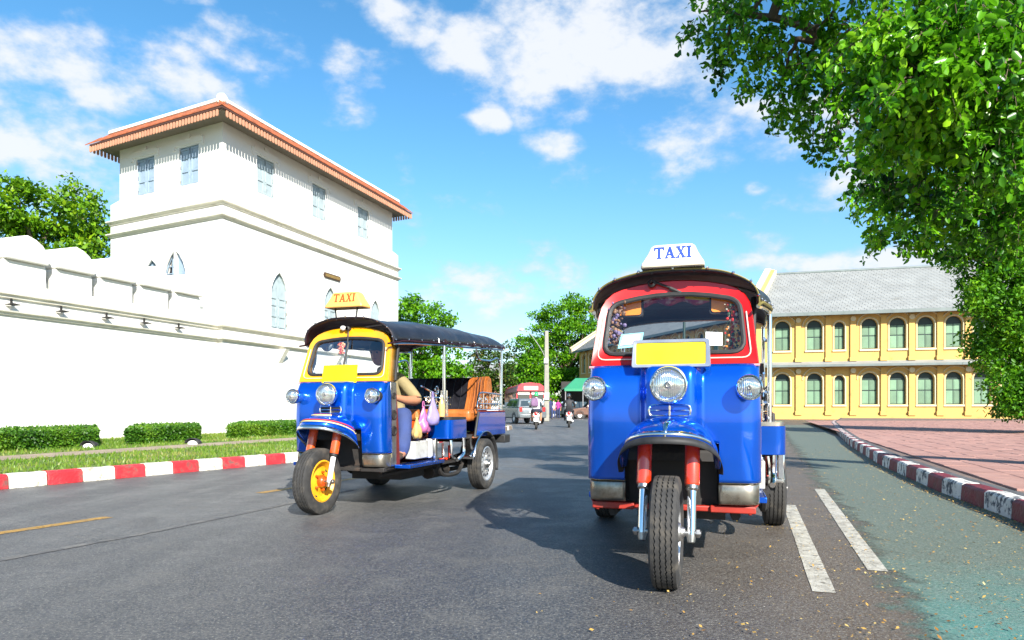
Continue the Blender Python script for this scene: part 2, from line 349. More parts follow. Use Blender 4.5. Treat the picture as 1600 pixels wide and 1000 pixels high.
# ------------------------------------------------------------------ ground, road, paint
def groundmat(name, kind):
    m = bpy.data.materials.new(name); m.use_nodes = True; nt = m.node_tree; N = nt.nodes.new; L = nt.links.new; b = nt.nodes['Principled BSDF']
    g = N('ShaderNodeNewGeometry').outputs['Position']
    def nz(sc, det=6, ro=.6, st=None, dist=0):
        n = N('ShaderNodeTexNoise'); n.inputs['Scale'].default_value = sc; n.inputs['Detail'].default_value = det; n.inputs['Roughness'].default_value = ro; n.inputs['Distortion'].default_value = dist
        if st:
            mp = N('ShaderNodeMapping'); mp.inputs['Scale'].default_value = st; mp.inputs['Rotation'].default_value = (0, 0, R(19)); L(g, mp.inputs[0]); L(mp.outputs[0], n.inputs[0])
        else: L(g, n.inputs[0])
        return n.outputs[0]
    def mr(x, a, b_, c=0, d=1):
        r = N('ShaderNodeMapRange'); r.inputs[1].default_value = a; r.inputs[2].default_value = b_; r.inputs[3].default_value = c; r.inputs[4].default_value = d; L(x, r.inputs[0]); return r.outputs[0]
    def mix(f, a, b_, t='MIX'):
        n = N('ShaderNodeMixRGB'); n.blend_type = t
        for i, q in enumerate((f, a, b_)):
            if isinstance(q, (int, float)): n.inputs[i].default_value = q
            elif isinstance(q, tuple): n.inputs[i].default_value = (*q, 1)
            else: L(q, n.inputs[i])
        return n.outputs[0]
    vo = N('ShaderNodeTexVoronoi'); vo.inputs['Scale'].default_value = 70; L(g, vo.inputs[0])
    grain = nz(160, 3, .7); big = nz(.35, 5, .55); mid = nz(2.3, 8, .65); streak = nz(.55, 7, .6, (5, .35, 1))
    if kind == 'road':
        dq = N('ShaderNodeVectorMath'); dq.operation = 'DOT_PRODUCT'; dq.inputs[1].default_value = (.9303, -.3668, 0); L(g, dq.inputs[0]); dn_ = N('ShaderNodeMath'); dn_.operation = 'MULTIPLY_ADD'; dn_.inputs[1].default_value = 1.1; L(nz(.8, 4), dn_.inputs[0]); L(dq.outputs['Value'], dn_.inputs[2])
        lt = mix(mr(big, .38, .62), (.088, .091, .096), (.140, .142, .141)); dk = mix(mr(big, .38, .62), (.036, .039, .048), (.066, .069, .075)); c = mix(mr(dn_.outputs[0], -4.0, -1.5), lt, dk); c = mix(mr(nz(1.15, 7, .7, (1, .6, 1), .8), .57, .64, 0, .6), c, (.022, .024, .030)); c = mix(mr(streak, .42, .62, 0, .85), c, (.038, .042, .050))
        c = mix(mr(nz(24, 4, .7), .40, .64, .55, 0), c, (.030, .032, .036)); c = mix(mr(mid, .50, .72, 0, .5), c, (.13, .125, .115)); c = mix(mr(nz(5, 9, .72), .56, .70, 0, .65), c, (.026, .029, .036))
        # brown dust towards the right-hand edge
        sx = N('ShaderNodeVectorMath'); sx.operation = 'DOT_PRODUCT'; sx.inputs[1].default_value = (.9456, -.3256, 0); L(g, sx.inputs[0])
        ed = N('ShaderNodeMath'); ed.operation = 'MULTIPLY_ADD'; ed.inputs[1].default_value = 1.4; L(nz(.9, 5), ed.inputs[0]); L(sx.outputs['Value'], ed.inputs[2])
        c = mix(mr(ed.outputs[0], .0, 1.15, 0, .85), c, (.100, .070, .046)); c = mix(mr(vo.outputs['Distance'], .30, .80, 0, .38), c, (.20, .19, .17)); c = mix(mr(nz(95, 2, .5), .61, .70, 0, .75), c, (.36, .34, .29)); c = mix(mr(nz(60, 4, .65), .58, .70, 0, .6), c, (.020, .022, .027))
        rough = mr(mid, .35, .7, .44, .66); bs = .55
    elif kind == 'teal':
        c = mix(mr(mid, .35, .62), (.045, .230, .205), (.085, .270, .24)); c = mix(mr(streak, .50, .66, 0, .5), c, (.080, .105, .088))
        sp = N('ShaderNodeSeparateXYZ'); L(g, sp.inputs[0]); a = N('ShaderNodeMath'); a.operation = 'MULTIPLY_ADD'; a.inputs[1].default_value = 2.5; L(mid, a.inputs[0]); L(sp.outputs[1], a.inputs[2])
        c = mix(mr(a.outputs[0], 2.6, 5.4, 0, .93), c, (.092, .104, .078)); c = mix(mr(nz(7, 9, .75), .57, .72, 0, .6), c, (.11, .10, .075))
        c = mix(mr(vo.outputs['Distance'], .35, .8, 0, .25), c, (.30, .33, .29)); rough = .62; bs = .4
    elif kind == 'paint':
        c = mix(mr(nz(9, 8, .7), .44, .66), (.46, .44, .38), (.24, .22, .18)); c = mix(mr(nz(38, 6, .7), .58, .68, 0, .8), c, (.10, .09, .08)); rough = .6; bs = .35
    elif kind == 'ypaint':
        c = mix(mr(nz(9, 8, .7), .44, .66), (.38, .21, .03), (.20, .13, .045)); c = mix(mr(nz(38, 6, .7), .55, .66, 0, .9), c, (.09, .085, .08)); rough = .6; bs = .35
    elif kind == 'grass':
        c = mix(mr(mid, .35, .65), (.08, .16, .012), (.16, .21, .03)); c = mix(mr(nz(.8, 5), .52, .7, 0, .7), c, (.27, .22, .10)); c = mix(mr(grain, .5, .7, 0, .5), c, (.06, .12, .01)); rough = .9; bs = 1
    elif kind == 'path':
        c = mix(mr(mid, .35, .65), (.33, .26, .19), (.24, .19, .13)); rough = .9; bs = .4
    elif kind == 'earth':
        c = mix(mr(big, .35, .65), (.12, .11, .085), (.09, .10, .06)); rough = .95; bs = .5
    elif kind == 'paving':
        c = mix(mr(mid, .35, .65), (.32, .165, .135), (.38, .215, .18)); c = mix(mr(streak, .5, .68, 0, .5), c, (.20, .10, .08))
        c = mix(mr(grain, .52, .72, 0, .3), c, (.46, .31, .26)); rough = .75; bs = .4
    elif kind == 'mortar':
        c = mix(mr(mid, .35, .65), (.13, .09, .075), (.20, .14, .12)); rough = .95; bs = .5
    L(c, b.inputs['Base Color'])
    if kind in ('teal', 'paint', 'ypaint'):
        wear = mr(nz(17, 9, .78), .545, .63, 1, .12)
        if kind == 'teal':
            dt = N('ShaderNodeVectorMath'); dt.operation = 'DOT_PRODUCT'; dt.inputs[1].default_value = (.94, -.339, 0); L(g, dt.inputs[0])
            e2 = N('ShaderNodeMath'); e2.operation = 'MULTIPLY_ADD'; e2.inputs[1].default_value = .9; L(nz(3.1, 9, .72), e2.inputs[0]); L(dt.outputs['Value'], e2.inputs[2])
            e3 = N('ShaderNodeMath'); e3.operation = 'MULTIPLY'; L(mr(e2.outputs[0], .98, 1.16), e3.inputs[0]); L(mr(nz(11, 9, .75), .60, .70, 1, .25), e3.inputs[1]); wear = e3.outputs[0]
        L(wear, b.inputs['Alpha'])
    if isinstance(rough, float): b.inputs['Roughness'].default_value = rough
    else: L(rough, b.inputs['Roughness'])
    hh = N('ShaderNodeMath'); hh.operation = 'MULTIPLY_ADD'; hh.inputs[1].default_value = .5; L(vo.outputs['Distance'], hh.inputs[0]); L(grain, hh.inputs[2])
    bp = N('ShaderNodeBump'); bp.inputs['Strength'].default_value = bs; bp.inputs['Distance'].default_value = .012; L(hh.outputs[0], bp.inputs['Height']); L(bp.outputs[0], b.inputs['Normal'])
    return m
G_road, G_teal, G_paint, G_yp, G_grass, G_path, G_earth, G_pave, G_mortar = [groundmat(k + ' surface', k) for k in ('road', 'teal', 'paint', 'ypaint', 'grass', 'path', 'earth', 'paving', 'mortar')]
def sheet(name, poly, z, m, kind='structure', parent=None, thick=0):
    mb = MB(); mb.add([(p[0], p[1], z) for p in poly], [tuple(range(len(poly)))])
    if thick:
        n = len(poly); mb.add([(p[0], p[1], z) for p in poly] + [(p[0], p[1], z - thick) for p in poly], [(i, (i + 1) % n, n + (i + 1) % n, n + i) for i in range(n)])
    o = mb.build(name, m, parent, smooth=False)
    for p in o.data.polygons:
        if abs(p.normal.z) > .5 and p.normal.z < 0: p.flip()
    if kind: o['kind'] = kind
    return o
sheet('ground', [(-500, -60), (500, -60), (500, 900), (-500, 900)], -.03, G_earth)
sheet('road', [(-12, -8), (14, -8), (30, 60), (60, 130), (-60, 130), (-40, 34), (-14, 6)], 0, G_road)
# left verge: lawn, path, kerb
u19 = Vector((.3256, .9455, 0)); n19 = Vector((.9455, -.3256, 0))
kl = [Vector((*p, 0)) for p in ((-8.3, 2.28), (-5.53, 7.6), (-3.19, 12.1), (-2.2, 16), (-1.1, 22), (-.15, 28.2), (.02, 29.6), (-.25, 30.9), (-1.1, 31.8), (-6, 33.5), (-16, 36))]
lawn_poly = [(p.x - .14 if i < 7 else p.x, p.y + (0 if i < 7 else -.14)) for i, p in enumerate(kl)] + [(-40, 34), (-40, 2.28)]
sheet('lawn', lawn_poly, .145, G_grass)
def along(pts, s):
    for i in range(len(pts) - 1):
        l = (pts[i + 1] - pts[i]).length
        if s <= l or i == len(pts) - 2: return pts[i] + (pts[i + 1] - pts[i]) * (s / l), (pts[i + 1] - pts[i]).normalized()
        s -= l
def plen(pts): return sum((pts[i + 1] - pts[i]).length for i in range(len(pts) - 1))
pa = [n19 * -12.55 + u19 * s for s in (-6, 30)]; pb = [n19 * -11.55 + u19 * s for s in (30, -6)]
sheet('path', [(p.x, p.y) for p in [n19 * -10.9 + u19 * 3, n19 * -10.9 + u19 * 29, n19 * -10.0 + u19 * 29, n19 * -10.0 + u19 * 3]], .149, G_path)
M_kred = mat('kerb red paint', (.48, .022, .030), .6, var=.2, scale=5, bump=.4, bscale=40, dirt=(.16, .07, .06), dscale=9, dlo=.50, dhi=.66, orand=.14)
M_kwht = mat('kerb white paint', (.68, .65, .57), .7, var=.12, scale=5, bump=.4, bscale=40, dirt=(.26, .22, .15), dscale=9, dlo=.50, dhi=.68, orand=.10)
M_kred2 = mat('kerb worn maroon paint', (.16, .014, .024), .6, var=.3, scale=7, bump=.5, bscale=30, dirt=(.30, .22, .20), dscale=16, dlo=.63, dhi=.70)
M_kwht2 = mat('kerb flaked white paint', (.66, .64, .60), .7, var=.12, scale=7, bump=.5, bscale=30, dirt=(.045, .05, .07), dscale=11, dlo=.50, dhi=.58)
M_kold = mat('kerb old concrete', (.20, .15, .11), .9, var=.3, scale=7, bump=.5, bscale=30)
def kerb_block(name, L_, w, h, m, worn):
    mb = MB(); prof = [(0, 0), (w, 0), (w, h - .012), (w - .012, h), (.035, h), (.010, h - .022)]
    xs = lin(0, L_ - .012, 5); r_ = random.Random(worn)
    mb.loft([[(x, y + (r_.uniform(-.004, .004) if worn else 0), z + (r_.uniform(-.004, .004) if worn and z > 0 else 0)) for y, z in prof] for x in xs])
    o = mb.build(name, m, smooth=False, bevel=.006); return o
def kerb(pts, step, s0, ms, parent, n_max, w=.16, h=.16, side=1, worn=0, from_s=0, to_s=None):
    tot = plen(pts) if to_s is None else to_s; protos = [kerb_block('kerb_block', step, w, h, m, worn + i) for i, m in enumerate(ms)]; used = [False] * len(ms)
    if side < 0:
        for p in protos:
            for v in p.data.vertices: v.co.y *= -1
            p.data.flip_normals()
    s = s0; k = 0
    while s < tot and k < n_max:
        i = k % len(ms); o = protos[i] if not used[i] else protos[i].copy()
        if used[i]: COL.objects.link(o)
        used[i] = True; p, d = along(pts, s); q, _ = along(pts, min(s + step, tot)); d = (q - p).normalized()
        o.location = p - (parent.location if parent else Vector()); o.rotation_euler = (0, 0, math.atan2(d.y, d.x)); o.parent = parent; s += step; k += 1
kroot = empty('kerb', (-5.5, 7.6, 0), kind='structure', label='red and white painted kerb along the lawn'); ORG[kroot.name] = kroot.location
s76 = (kl[1] - kl[0]).length
kerb(kl, .405, s76 - .405 * 13 + .10, [M_kred, M_kwht], kroot, 13 + 40)
kerb(kl, .5, s76 + .405 * 40 + .10, [M_kold, M_kwht, M_kold], kroot, 50)
# right pavement
kr = [Vector((*p, 0)) for p in ((1.25, -2.4), (2.62, 1.5), (3.92, 5.47), (4.50, 7.45), (5.70, 10.9), (7.95, 16.6), (11.1, 24), (17.2, 38), (25.5, 55.0))]
pv = [(p.x + .15, p.y) for p in kr] + [(46, 47.5), (60, 44), (60, -2.4)]
sheet('pavement', pv, .128, G_mortar)
pave_root = empty('paving', (5, 6, .13), kind='structure', label='pink paved pavement on the right'); ORG[pave_root.name] = pave_root.location
kroot2 = empty('kerb', (4, 5.5, 0), kind='structure', label='maroon and white worn kerb of the right pavement'); ORG[kroot2.name] = kroot2.location
s_k = plen(kr[:3]) + .73
kerb(kr, .605, s_k - .605 * 9, [M_kwht2, M_kred2], kroot2, 76, w=.17, h=.165, side=-1, worn=5)
M_gut = mat('dark concrete edging', (.085, .085, .09), .85, var=.3, scale=6, bump=.5, bscale=30)
mb = MB(); pp = [p + Vector((.24, 0, 0)) for p in kr]
mb.loft([[(p.x - .05, p.y, .10), (p.x - .05, p.y, .152), (p.x + .05, p.y, .156), (p.x + .05, p.y, .10)] for p in pp]); e_ = mb.build('edging_strip', M_gut, kroot2, smooth=False)
# individual pavers near the camera, the sheet's own joints beyond
ur = (kr[5] - kr[2]).normalized(); nr_ = Vector((ur.y, -ur.x, 0)); base = kr[2] + Vector((.33, 0, 0)); cnt = 0; far_q = []
pb_ = MB(); pb_.box((0, 0, 0), (.392, .392, .03)); paver0 = pb_.build('paver', G_pave, pave_root, smooth=False, bevel=.006, bseg=1, org=(0, 0, 0)); paver0['kind'] = 'structure'; del paver0['kind']
first = True
cand = []
for i in range(-6, 150):
    for j in range(0, 90):
        c = base + ur * (.4 * (i + .5 * (j % 2))) + nr_ * (.2 + .4 * j)
        if c.y > 42: continue
        if c.y < 1.5: continue
        px = 800 + FPX * c.x / c.y
        if px < 1640 or c.y < 0: cand.append((c.y, c))
cand.sort(key=lambda t: t[0])
for k, (_, c) in enumerate(cand):
    c = c + Vector((0, 0, .134 + rnd.uniform(-.003, .003)))
    if k < 300:
        o = paver0 if first else paver0.copy()
        if not first: COL.objects.link(o)
        first = False; o.location = c - pave_root.location; o.rotation_euler = (rnd.uniform(-.006, .006), rnd.uniform(-.006, .006), math.atan2(ur.y, ur.x)); o.parent = pave_root
    else: far_q.append(c)
mb = MB(); rz_ = math.atan2(ur.y, ur.x)
for c in far_q:
    z = .148 + rnd.uniform(-.003, .004); M_ = Matrix.Rotation(rz_, 3, 'Z'); q = [c + M_ @ Vector((a * .19, b_ * .19, 0)) for a, b_ in ((-1, -1), (1, -1), (1, 1), (-1, 1))]
    mb.add([(p.x, p.y, z) for p in q] + [(p.x, p.y, .13) for p in q], [(0, 1, 2, 3), (0, 4, 5, 1), (1, 5, 6, 2), (2, 6, 7, 3), (3, 7, 4, 0)])
fp = mb.build('paver_field', G_pave, pave_root, smooth=False); fp['kind'] = 'stuff'
# paint on the road
def strip(name, a, b, w, z, m):
    a, b = Vector(a), Vector(b); d = (b - a).normalized(); n = Vector((d.y, -d.x, 0)) * (w / 2); segs = 24; mb = MB(); l = []; r = []
    for i in range(segs + 1):
        p = a + (b - a) * (i / segs); j = rnd.uniform(-.0015, .0015); l.append((p.x - n.x + j, p.y - n.y, z)); r.append((p.x + n.x + rnd.uniform(-.0015, .0015), p.y + n.y, z))
    mb.loft([l, r], closed=False); o = mb.build(name, m, smooth=False); o['kind'] = 'structure'; return o
tl = [(2.05, 3.0, 0)]
sheet('cycle_lane', [(.55, .8), (1.15, 2.6), (1.62, 3.81), (3.10, 7.62), (4.9, 12.2), (8.4, 22), (13.6, 37), (15.9, 37), (10.9, 24.1), (8.0, 16.6), (5.85, 10.9), (4.6, 7.45), (3.96, 5.47), (2.6, 1.5), (2.4, .8)], .002, G_teal)
strip('lane_line', (1.49, 3.36, 0), (2.52, 6.4, 0), .105, .0032, G_paint)
strip('lane_line', (1.975, 3.80, 0), (3.34, 7.65, 0), .10, .0036, G_paint)
strip('centre_line', (-4.9, 2.25, 0), (-3.26, 5.69, 0), .11, .0025, G_yp)
strip('centre_line', (-2.62, 7.3, 0), (-1.9, 9.0, 0), .11, .0025, G_yp)
strip('centre_line', (-1.2, 11.3, 0), (-.6, 13.6, 0), .11, .0025, G_yp)
# tar seam: slightly raised old joint
mb = MB(); sp_ = bez([(-4.2, 1.2, 0), (-3.4, 3.0, 0), (-2.95, 4.1, 0), (-2.6, 4.9, 0), (-2.35, 5.6, 0), (-1.7, 7.6, 0)], 10)
mb.loft([[(p.x - .03 - rnd.random() * .02, p.y, .003) for p in sp_], [(p.x + .02 + rnd.random() * .02, p.y, .003) for p in sp_]], closed=False)
M_seam = mat('pale road joint', (.135, .13, .12), .8, var=.3, scale=12, dirt=(.075, .077, .08), dscale=9, dlo=.45, dhi=.6)
o = mb.build('road_joint', M_seam, smooth=False); o['kind'] = 'structure'
# grass blades on the verge and leaf litter
gx = nr.rand(60000) * 14; gs = 4 + nr.rand(60000) * 26; P0 = np.array(n19)[None] * (-14.8 + nr.rand(60000) * 9.5)[:, None] + np.array(u19)[None] * gs[:, None]
kx = np.interp(P0[:, 1], [p.y for p in kl[:6]], [p.x for p in kl[:6]]); on = (P0[:, 0] < kx - .2) & ~((P0 @ np.array(n19) > -10.95) & (P0 @ np.array(n19) < -9.95)); P0 = P0[on]; P0[:, 2] = .145
n_ = len(P0); h_ = .025 + .04 * nr.rand(n_); a_ = nr.rand(n_) * 6.28; dx = np.stack([np.cos(a_), np.sin(a_), 0 * a_], 1) * .012
tip = P0 + np.stack([nr.normal(size=n_) * .015, nr.normal(size=n_) * .015, h_], 1)
M_blade = leafmat('lawn blades', [(.05, .12, .008), (.10, .20, .015), (.17, .26, .03), (.30, .27, .09)], .3)
tag(quads_obj('grass', np.stack([P0 - dx, P0 + dx, tip], 1), M_blade, org=(-8, 12, .145)), 'short green grass of the verge below the white wall', 'grass', kind='stuff')
nl = 17000; rr = nr.rand(nl); D_ = 1.9 + 15 * rr ** 1.5; off = nr.normal(size=nl) * .9; cx = np.interp(D_, [2, 3.8, 7.6, 16], [1.9, 2.5, 3.9, 6.8]) + off * (.6 + D_ * .09)
kx = np.interp(D_, [p.y for p in kr], [p.x for p in kr]); edge = nr.rand(nl) < .45; cx = np.where(edge, kx - np.abs(nr.normal(size=nl)) * .10 - .02, cx); okm = cx < kx - .02
Pn = np.stack([cx, D_, np.full(nl, .010)], 1)[okm]; n_ = len(Pn); a_ = nr.rand(n_) * 6.28; sz = .0035 + .009 * nr.rand(n_) ** 3; e1 = np.stack([np.cos(a_), np.sin(a_), nr.normal(size=n_) * .25], 1) * sz[:, None]; e2 = np.stack([-np.sin(a_), np.cos(a_), nr.normal(size=n_) * .25], 1) * sz[:, None] * .55
Pn[:, 2] += .004
M_litter = leafmat('dry leaf litter', [(.16, .06, .012), (.34, .18, .04), (.50, .33, .09), (.56, .45, .19)], .1)
tag(quads_obj('fallen_leaves', np.stack([Pn - e1, Pn + e2, Pn + e1, Pn - e2], 1), M_litter, org=(3, 6, 0)), 'small dry yellow leaves littering the cycle lane', 'fallen leaves', kind='stuff')

# ------------------------------------------------------------------ facade helper: a bay with an opening cut in it
def opening(uc, w, zb, zs, kind, n=9):            # outline, left bottom -> over the top -> right bottom
    h = w / 2
    if kind == 'rect': top = [(uc - h, zs), (uc, zs), (uc + h, zs)]
    elif kind == 'round': top = [(uc - h * math.cos(PI * i / (n - 1)), zs + h * math.sin(PI * i / (n - 1))) for i in range(n)]
    else:
        top = []
        for i in range(n):
            t = 2 * i / (n - 1)
            a = R(58) * (t if t <= 1 else 2 - t); du = h * (1 - math.cos(a)) / (1 - math.cos(R(58)))
            top.append(((uc - h + du) if t <= 1 else (uc + h - du), zs + w * 1.05 * math.sin(a)))
    return [(uc - h, zb)] + top + [(uc + h, zb)]
class Facade:
    def __init__(s, O, U, Nn): s.O, s.U, s.N = Vector(O), Vector(U).normalized(), Vector(Nn).normalized()
    def p(s, u, d, z): q = s.O + s.U * u + s.N * d; return Vector((q.x, q.y, z))
    def bay(s, mb, u0, u1, z0, z1, op, depth=.16):
        a, b = op[0][0], op[-1][0]; zb = op[0][1]; P = s.p
        q = lambda pts: mb.add([P(u, 0, z) for u, z in pts], [tuple(range(len(pts)))])
        q([(u0, z0), (a, z0), (a, z1), (u0, z1)]); q([(b, z0), (u1, z0), (u1, z1), (b, z1)]); q([(a, z0), (b, z0), (b, zb), (a, zb)])
        top = op[1:-1]
        for i in range(len(top) - 1): q([top[i], top[i + 1], (top[i + 1][0], z1), (top[i][0], z1)])
        lp = op + [op[0]]
        for i in range(len(lp) - 1):
            (ua, za), (ub, zb_) = lp[i], lp[i + 1]; mb.add([P(ua, 0, za), P(ub, 0, zb_), P(ub, -depth, zb_), P(ua, -depth, za)], [(0, 1, 2, 3)])
    def plate(s, mb, op, d0, d1): mb.loft([[s.p(u, d0, z) for u, z in op], [s.p(u, d1, z) for u, z in op]])
    def rect(s, mb, u0, u1, z0, z1, d0, d1): s.plate(mb, [(u0, z0), (u0, z1), (u1, z1), (u1, z0)], d0, d1)
    def ring(s, mb, op, r, d): mb.tube([s.p(u, d, z) for u, z in op], r, 6)

# ------------------------------------------------------------------ white tower
C2 = Vector((-8.59, 20.9)); U2 = Vector((.3251, .9457)); U1 = Vector((-.881, .473)).normalized(); N2 = Vector((.9457, -.3251)); N1 = Vector((-.473, -.881)).normalized()
LR, LL = 10.35, 4.95
def qoff(n1, n2, o): return (n1 + n2) * (o / (1 + n1.dot(n2)))
def tring(o, z, ll=0, lr=0):
    A = C2 + qoff(N1, N2, o); B = C2 + U2 * (LR + lr) + qoff(N2, -N1, o); D = C2 + U2 * LR + U1 * LL + qoff(-N1, -N2, o); E = C2 + U1 * LL + qoff(N1, -N2, o)
    return [Vector((A.x, A.y, z)), Vector((B.x, B.y, z)), Vector((D.x, D.y, z)), Vector((E.x, E.y, z))]
tower = empty('watchtower', (C2.x, C2.y, 0), fixed=True, label='white plastered watchtower with blue shutters and overhanging tiled roof', cat='tower')
FR = Facade((C2.x, C2.y, 0), (U2.x, U2.y, 0), (N2.x, N2.y, 0)); FL = Facade((C2.x, C2.y, 0), (U1.x, U1.y, 0), (N1.x, N1.y, 0))
def tR(px):
    r = (px - 800) / FPX; return (-8.59 - r * 20.9) / (r * U2.y - U2.x)
def tL(px):
    r = (px - 800) / FPX; return (-8.59 - r * 20.9) / (r * U1.y - U1.x)
mb = MB()
ops_up_R = [opening((tR(a) + tR(b)) / 2, .86, 7.74, 8.94, 'rect') for a, b in ((403, 428), (488, 510), (558, 577))]
ops_up_L = [opening((tL(a) + tL(b)) / 2, .90, 7.74, 8.94, 'rect') for a, b in ((280, 310), (213, 241))]
def facade_row(F, mb, L_, z0, z1, ops, e0=0):
    ed = [e0] + [(ops[i][-1][0] + ops[i + 1][0][0]) / 2 for i in range(len(ops) - 1)] + [L_]
    for i, op in enumerate(ops): F.bay(mb, ed[i], ed[i + 1], z0, z1, op)
facade_row(FR, mb, LR, 7.5, 9.7, ops_up_R); facade_row(FL, mb, LL, 7.5, 9.7, ops_up_L)
B_ = tring(0, 7.5); T_ = tring(0, 9.7); mb.add([B_[1], B_[2], T_[2], T_[1]], [(0, 1, 2, 3)]); mb.add([B_[2], B_[3], T_[3], T_[2]], [(0, 1, 2, 3)])
# lower storey sits 0.2 proud
O_ = .2; c_ = C2 + qoff(N1, N2, O_); FR2 = Facade((c_.x, c_.y, 0), (U2.x, U2.y, 0), (N2.x, N2.y, 0)); FL2 = Facade((c_.x, c_.y, 0), (U1.x, U1.y, 0), (N1.x, N1.y, 0))
eR = (Vector(tring(O_, 0)[1][:2]) - c_).length; eL = (Vector(tring(O_, 0)[3][:2]) - c_).length
uR = [tR(432) + .1, tR(512) + .1, tR(582) + .1]
ops_lo_R = [opening(u, .90, 3.48, 4.54, 'gothic') for u in uR]; uL = [tL(279) + .1, tL(243) + .1]
ops_lo_L = [opening(u, 1.08 - .08 * i, 3.48, 4.80 - .12 * i, 'gothic') for i, u in enumerate(uL)]
facade_row(FR2, mb, eR, 3.36, 6.45, ops_lo_R); facade_row(FL2, mb, eL, 3.36, 6.45, ops_lo_L)
B_ = tring(O_, 3.36); T_ = tring(O_, 6.45); mb.add([B_[1], B_[2], T_[2], T_[1]], [(0, 1, 2, 3)]); mb.add([B_[2], B_[3], T_[3], T_[2]], [(0, 1, 2, 3)])
mb.loft([tring(O_, 0), tring(O_, 2.84)], caps=False); mb.loft([tring(O_, 2.96), tring(O_, 3.2)], caps=False)
mb.loft([tring(O_, 6.60), tring(O_, 6.85)], caps=False); mb.loft([tring(O_, 7.02), tring(O_, 7.55), tring(0.02, 7.72)], caps=False)
mb.build('tower_wall', M_white, tower, smooth=False)
def cornice(name, z0, z1, o0, o1, src=None):
    mb = MB(); pr = [(o0, 0), (o0 + (o1 - o0) * .35, .10), (o0 + (o1 - o0) * .45, .35), (o1 * .93 + o0 * .07, .55), (o1, .66), (o1, .86), (o0, 1)]
    mb.loft([tring(o, z0 + (z1 - z0) * t) for o, t in pr]); mb.build(name, M_cornice, tower, ang=50)
for a, b in ((2.84, 2.96), (3.2, 3.36), (6.45, 6.60), (6.85, 7.02)): cornice('cornice', a, b, O_ - .01, O_ + .12)
# roof: eaves board, fringe, tile skirt, white capping
EZ = 9.42
mb = MB(); mb.loft([tring(.60, EZ - .02), tring(.66, EZ), tring(.66, EZ + .05), tring(.6, EZ + .06)]); mb.build('eaves_board', mat('dark eaves timber', (.07, .028, .018), .7), tower, smooth=False)
mb = MB(); mb.loft([tring(-.02, EZ - .03), tring(.6, EZ - .03), tring(.6, EZ - .015), tring(-.02, EZ - .015)]); mb.build('soffit', mat('grey brown soffit boards', (.18, .15, .12), .8), tower, smooth=False)  # soffit boards in one even grey brown
M_tile = mat('orange clay tiles', (.34, .095, .036), .75, var=.3, scale=5, bump=.3, bscale=30, dirt=(.24, .10, .06), dscale=4)
M_ridge = mat('weathered lime ridge', (.72, .69, .62), .9, var=.08, scale=3, dirt=(.40, .38, .33), dscale=3.5, dlo=.52, dhi=.72)
mb = MB(); mb.loft([tring(.62, EZ + .05), tring(.12, EZ + .46)]); mb.build('roof_deck', M_tile, tower, smooth=False)
mb = MB()
def skirt_tiles(F, L_, base_u):
    for r_ in range(3):
        o0 = .67 - r_ * .17; z0 = EZ + .06 + r_ * .135
        u = -o0 - .0; k = 0
        while u < L_ + o0:
            F.rect  # noqa
            a = [F.p(u, o0, z0), F.p(u + .15, o0, z0), F.p(u + .15, o0 - .21, z0 + .165), F.p(u, o0 - .21, z0 + .165)]
            up = Vector((0, 0, .028 + .012 * ((k + r_) % 2)))
            mb.add(a + [q + up for q in a], [(4, 5, 6, 7), (0, 1, 5, 4), (1, 2, 6, 5), (3, 0, 4, 7)]); u += .165; k += 1
skirt_tiles(FR, LR, 0); skirt_tiles(FL, LL, 0); tt = mb.build('roof_tiles', M_tile, tower, smooth=False); tt['kind'] = 'stuff'
mb = MB(); mb.loft([tring(.20, EZ + .42), tring(.26, EZ + .47), tring(.24, EZ + .57), tring(.06, EZ + .60)]); mb.build('ridge_cap', M_ridge, tower, ang=50)
cr = tring(.30, EZ + .30)[0]; mb = MB(); mb.loft([[cr + Vector((a * w, b_ * w, z)) for a, b_ in ((-1, -1), (1, -1), (1, 1), (-1, 1))] for w, z in ((.10, 0), (.13, .04), (.12, .22), (.08, .30))]); mb.build('hip_block', M_ridge, tower, bevel=.03)
M_fr = mat('salmon fringe boards', (.50, .24, .145), .7, var=.12, scale=3, dirt=(.36, .14, .08), dscale=4)
mb = MB(); hw = .041; pr = [(-hw, 0), (-hw, -.15), (-hw * .7, -.185), (0, -.20), (hw * .7, -.185), (hw, -.15), (hw, 0)]
mb.loft([[(x, -.012, z) for x, z in pr], [(x, .012, z) for x, z in pr]]); fr0 = mb.build('fringe_board', M_fr, tower, smooth=False, org=(0, 0, 0)); frs = False
def fringe(F, L_):
    global frs
    n = int((L_ + 1.26) / .135); ang = math.atan2(F.U.y, F.U.x)
    for i in range(n):
        u = -.61 + (L_ + 1.22) * (i + .5) / n; p = F.p(u, .635, EZ - .005); o = fr0 if not frs else fr0.copy()
        if frs: COL.objects.link(o)
        frs = True; o.location = p - tower.location; o.rotation_euler = (0, 0, ang); o.parent = tower
fringe(FR, LR); fringe(FL, LL)
g1 = tring(.635, 0); FB = Facade((C2.x + U2.x * LR, C2.y + U2.y * LR, 0), (U1.x, U1.y, 0), (-N1.x, -N1.y, 0)); FBL = Facade((C2.x + U1.x * LL, C2.y + U1.y * LL, 0), (U2.x, U2.y, 0), (-N2.x, -N2.y, 0))
fringe(FB, LL); fringe(FBL, LR)
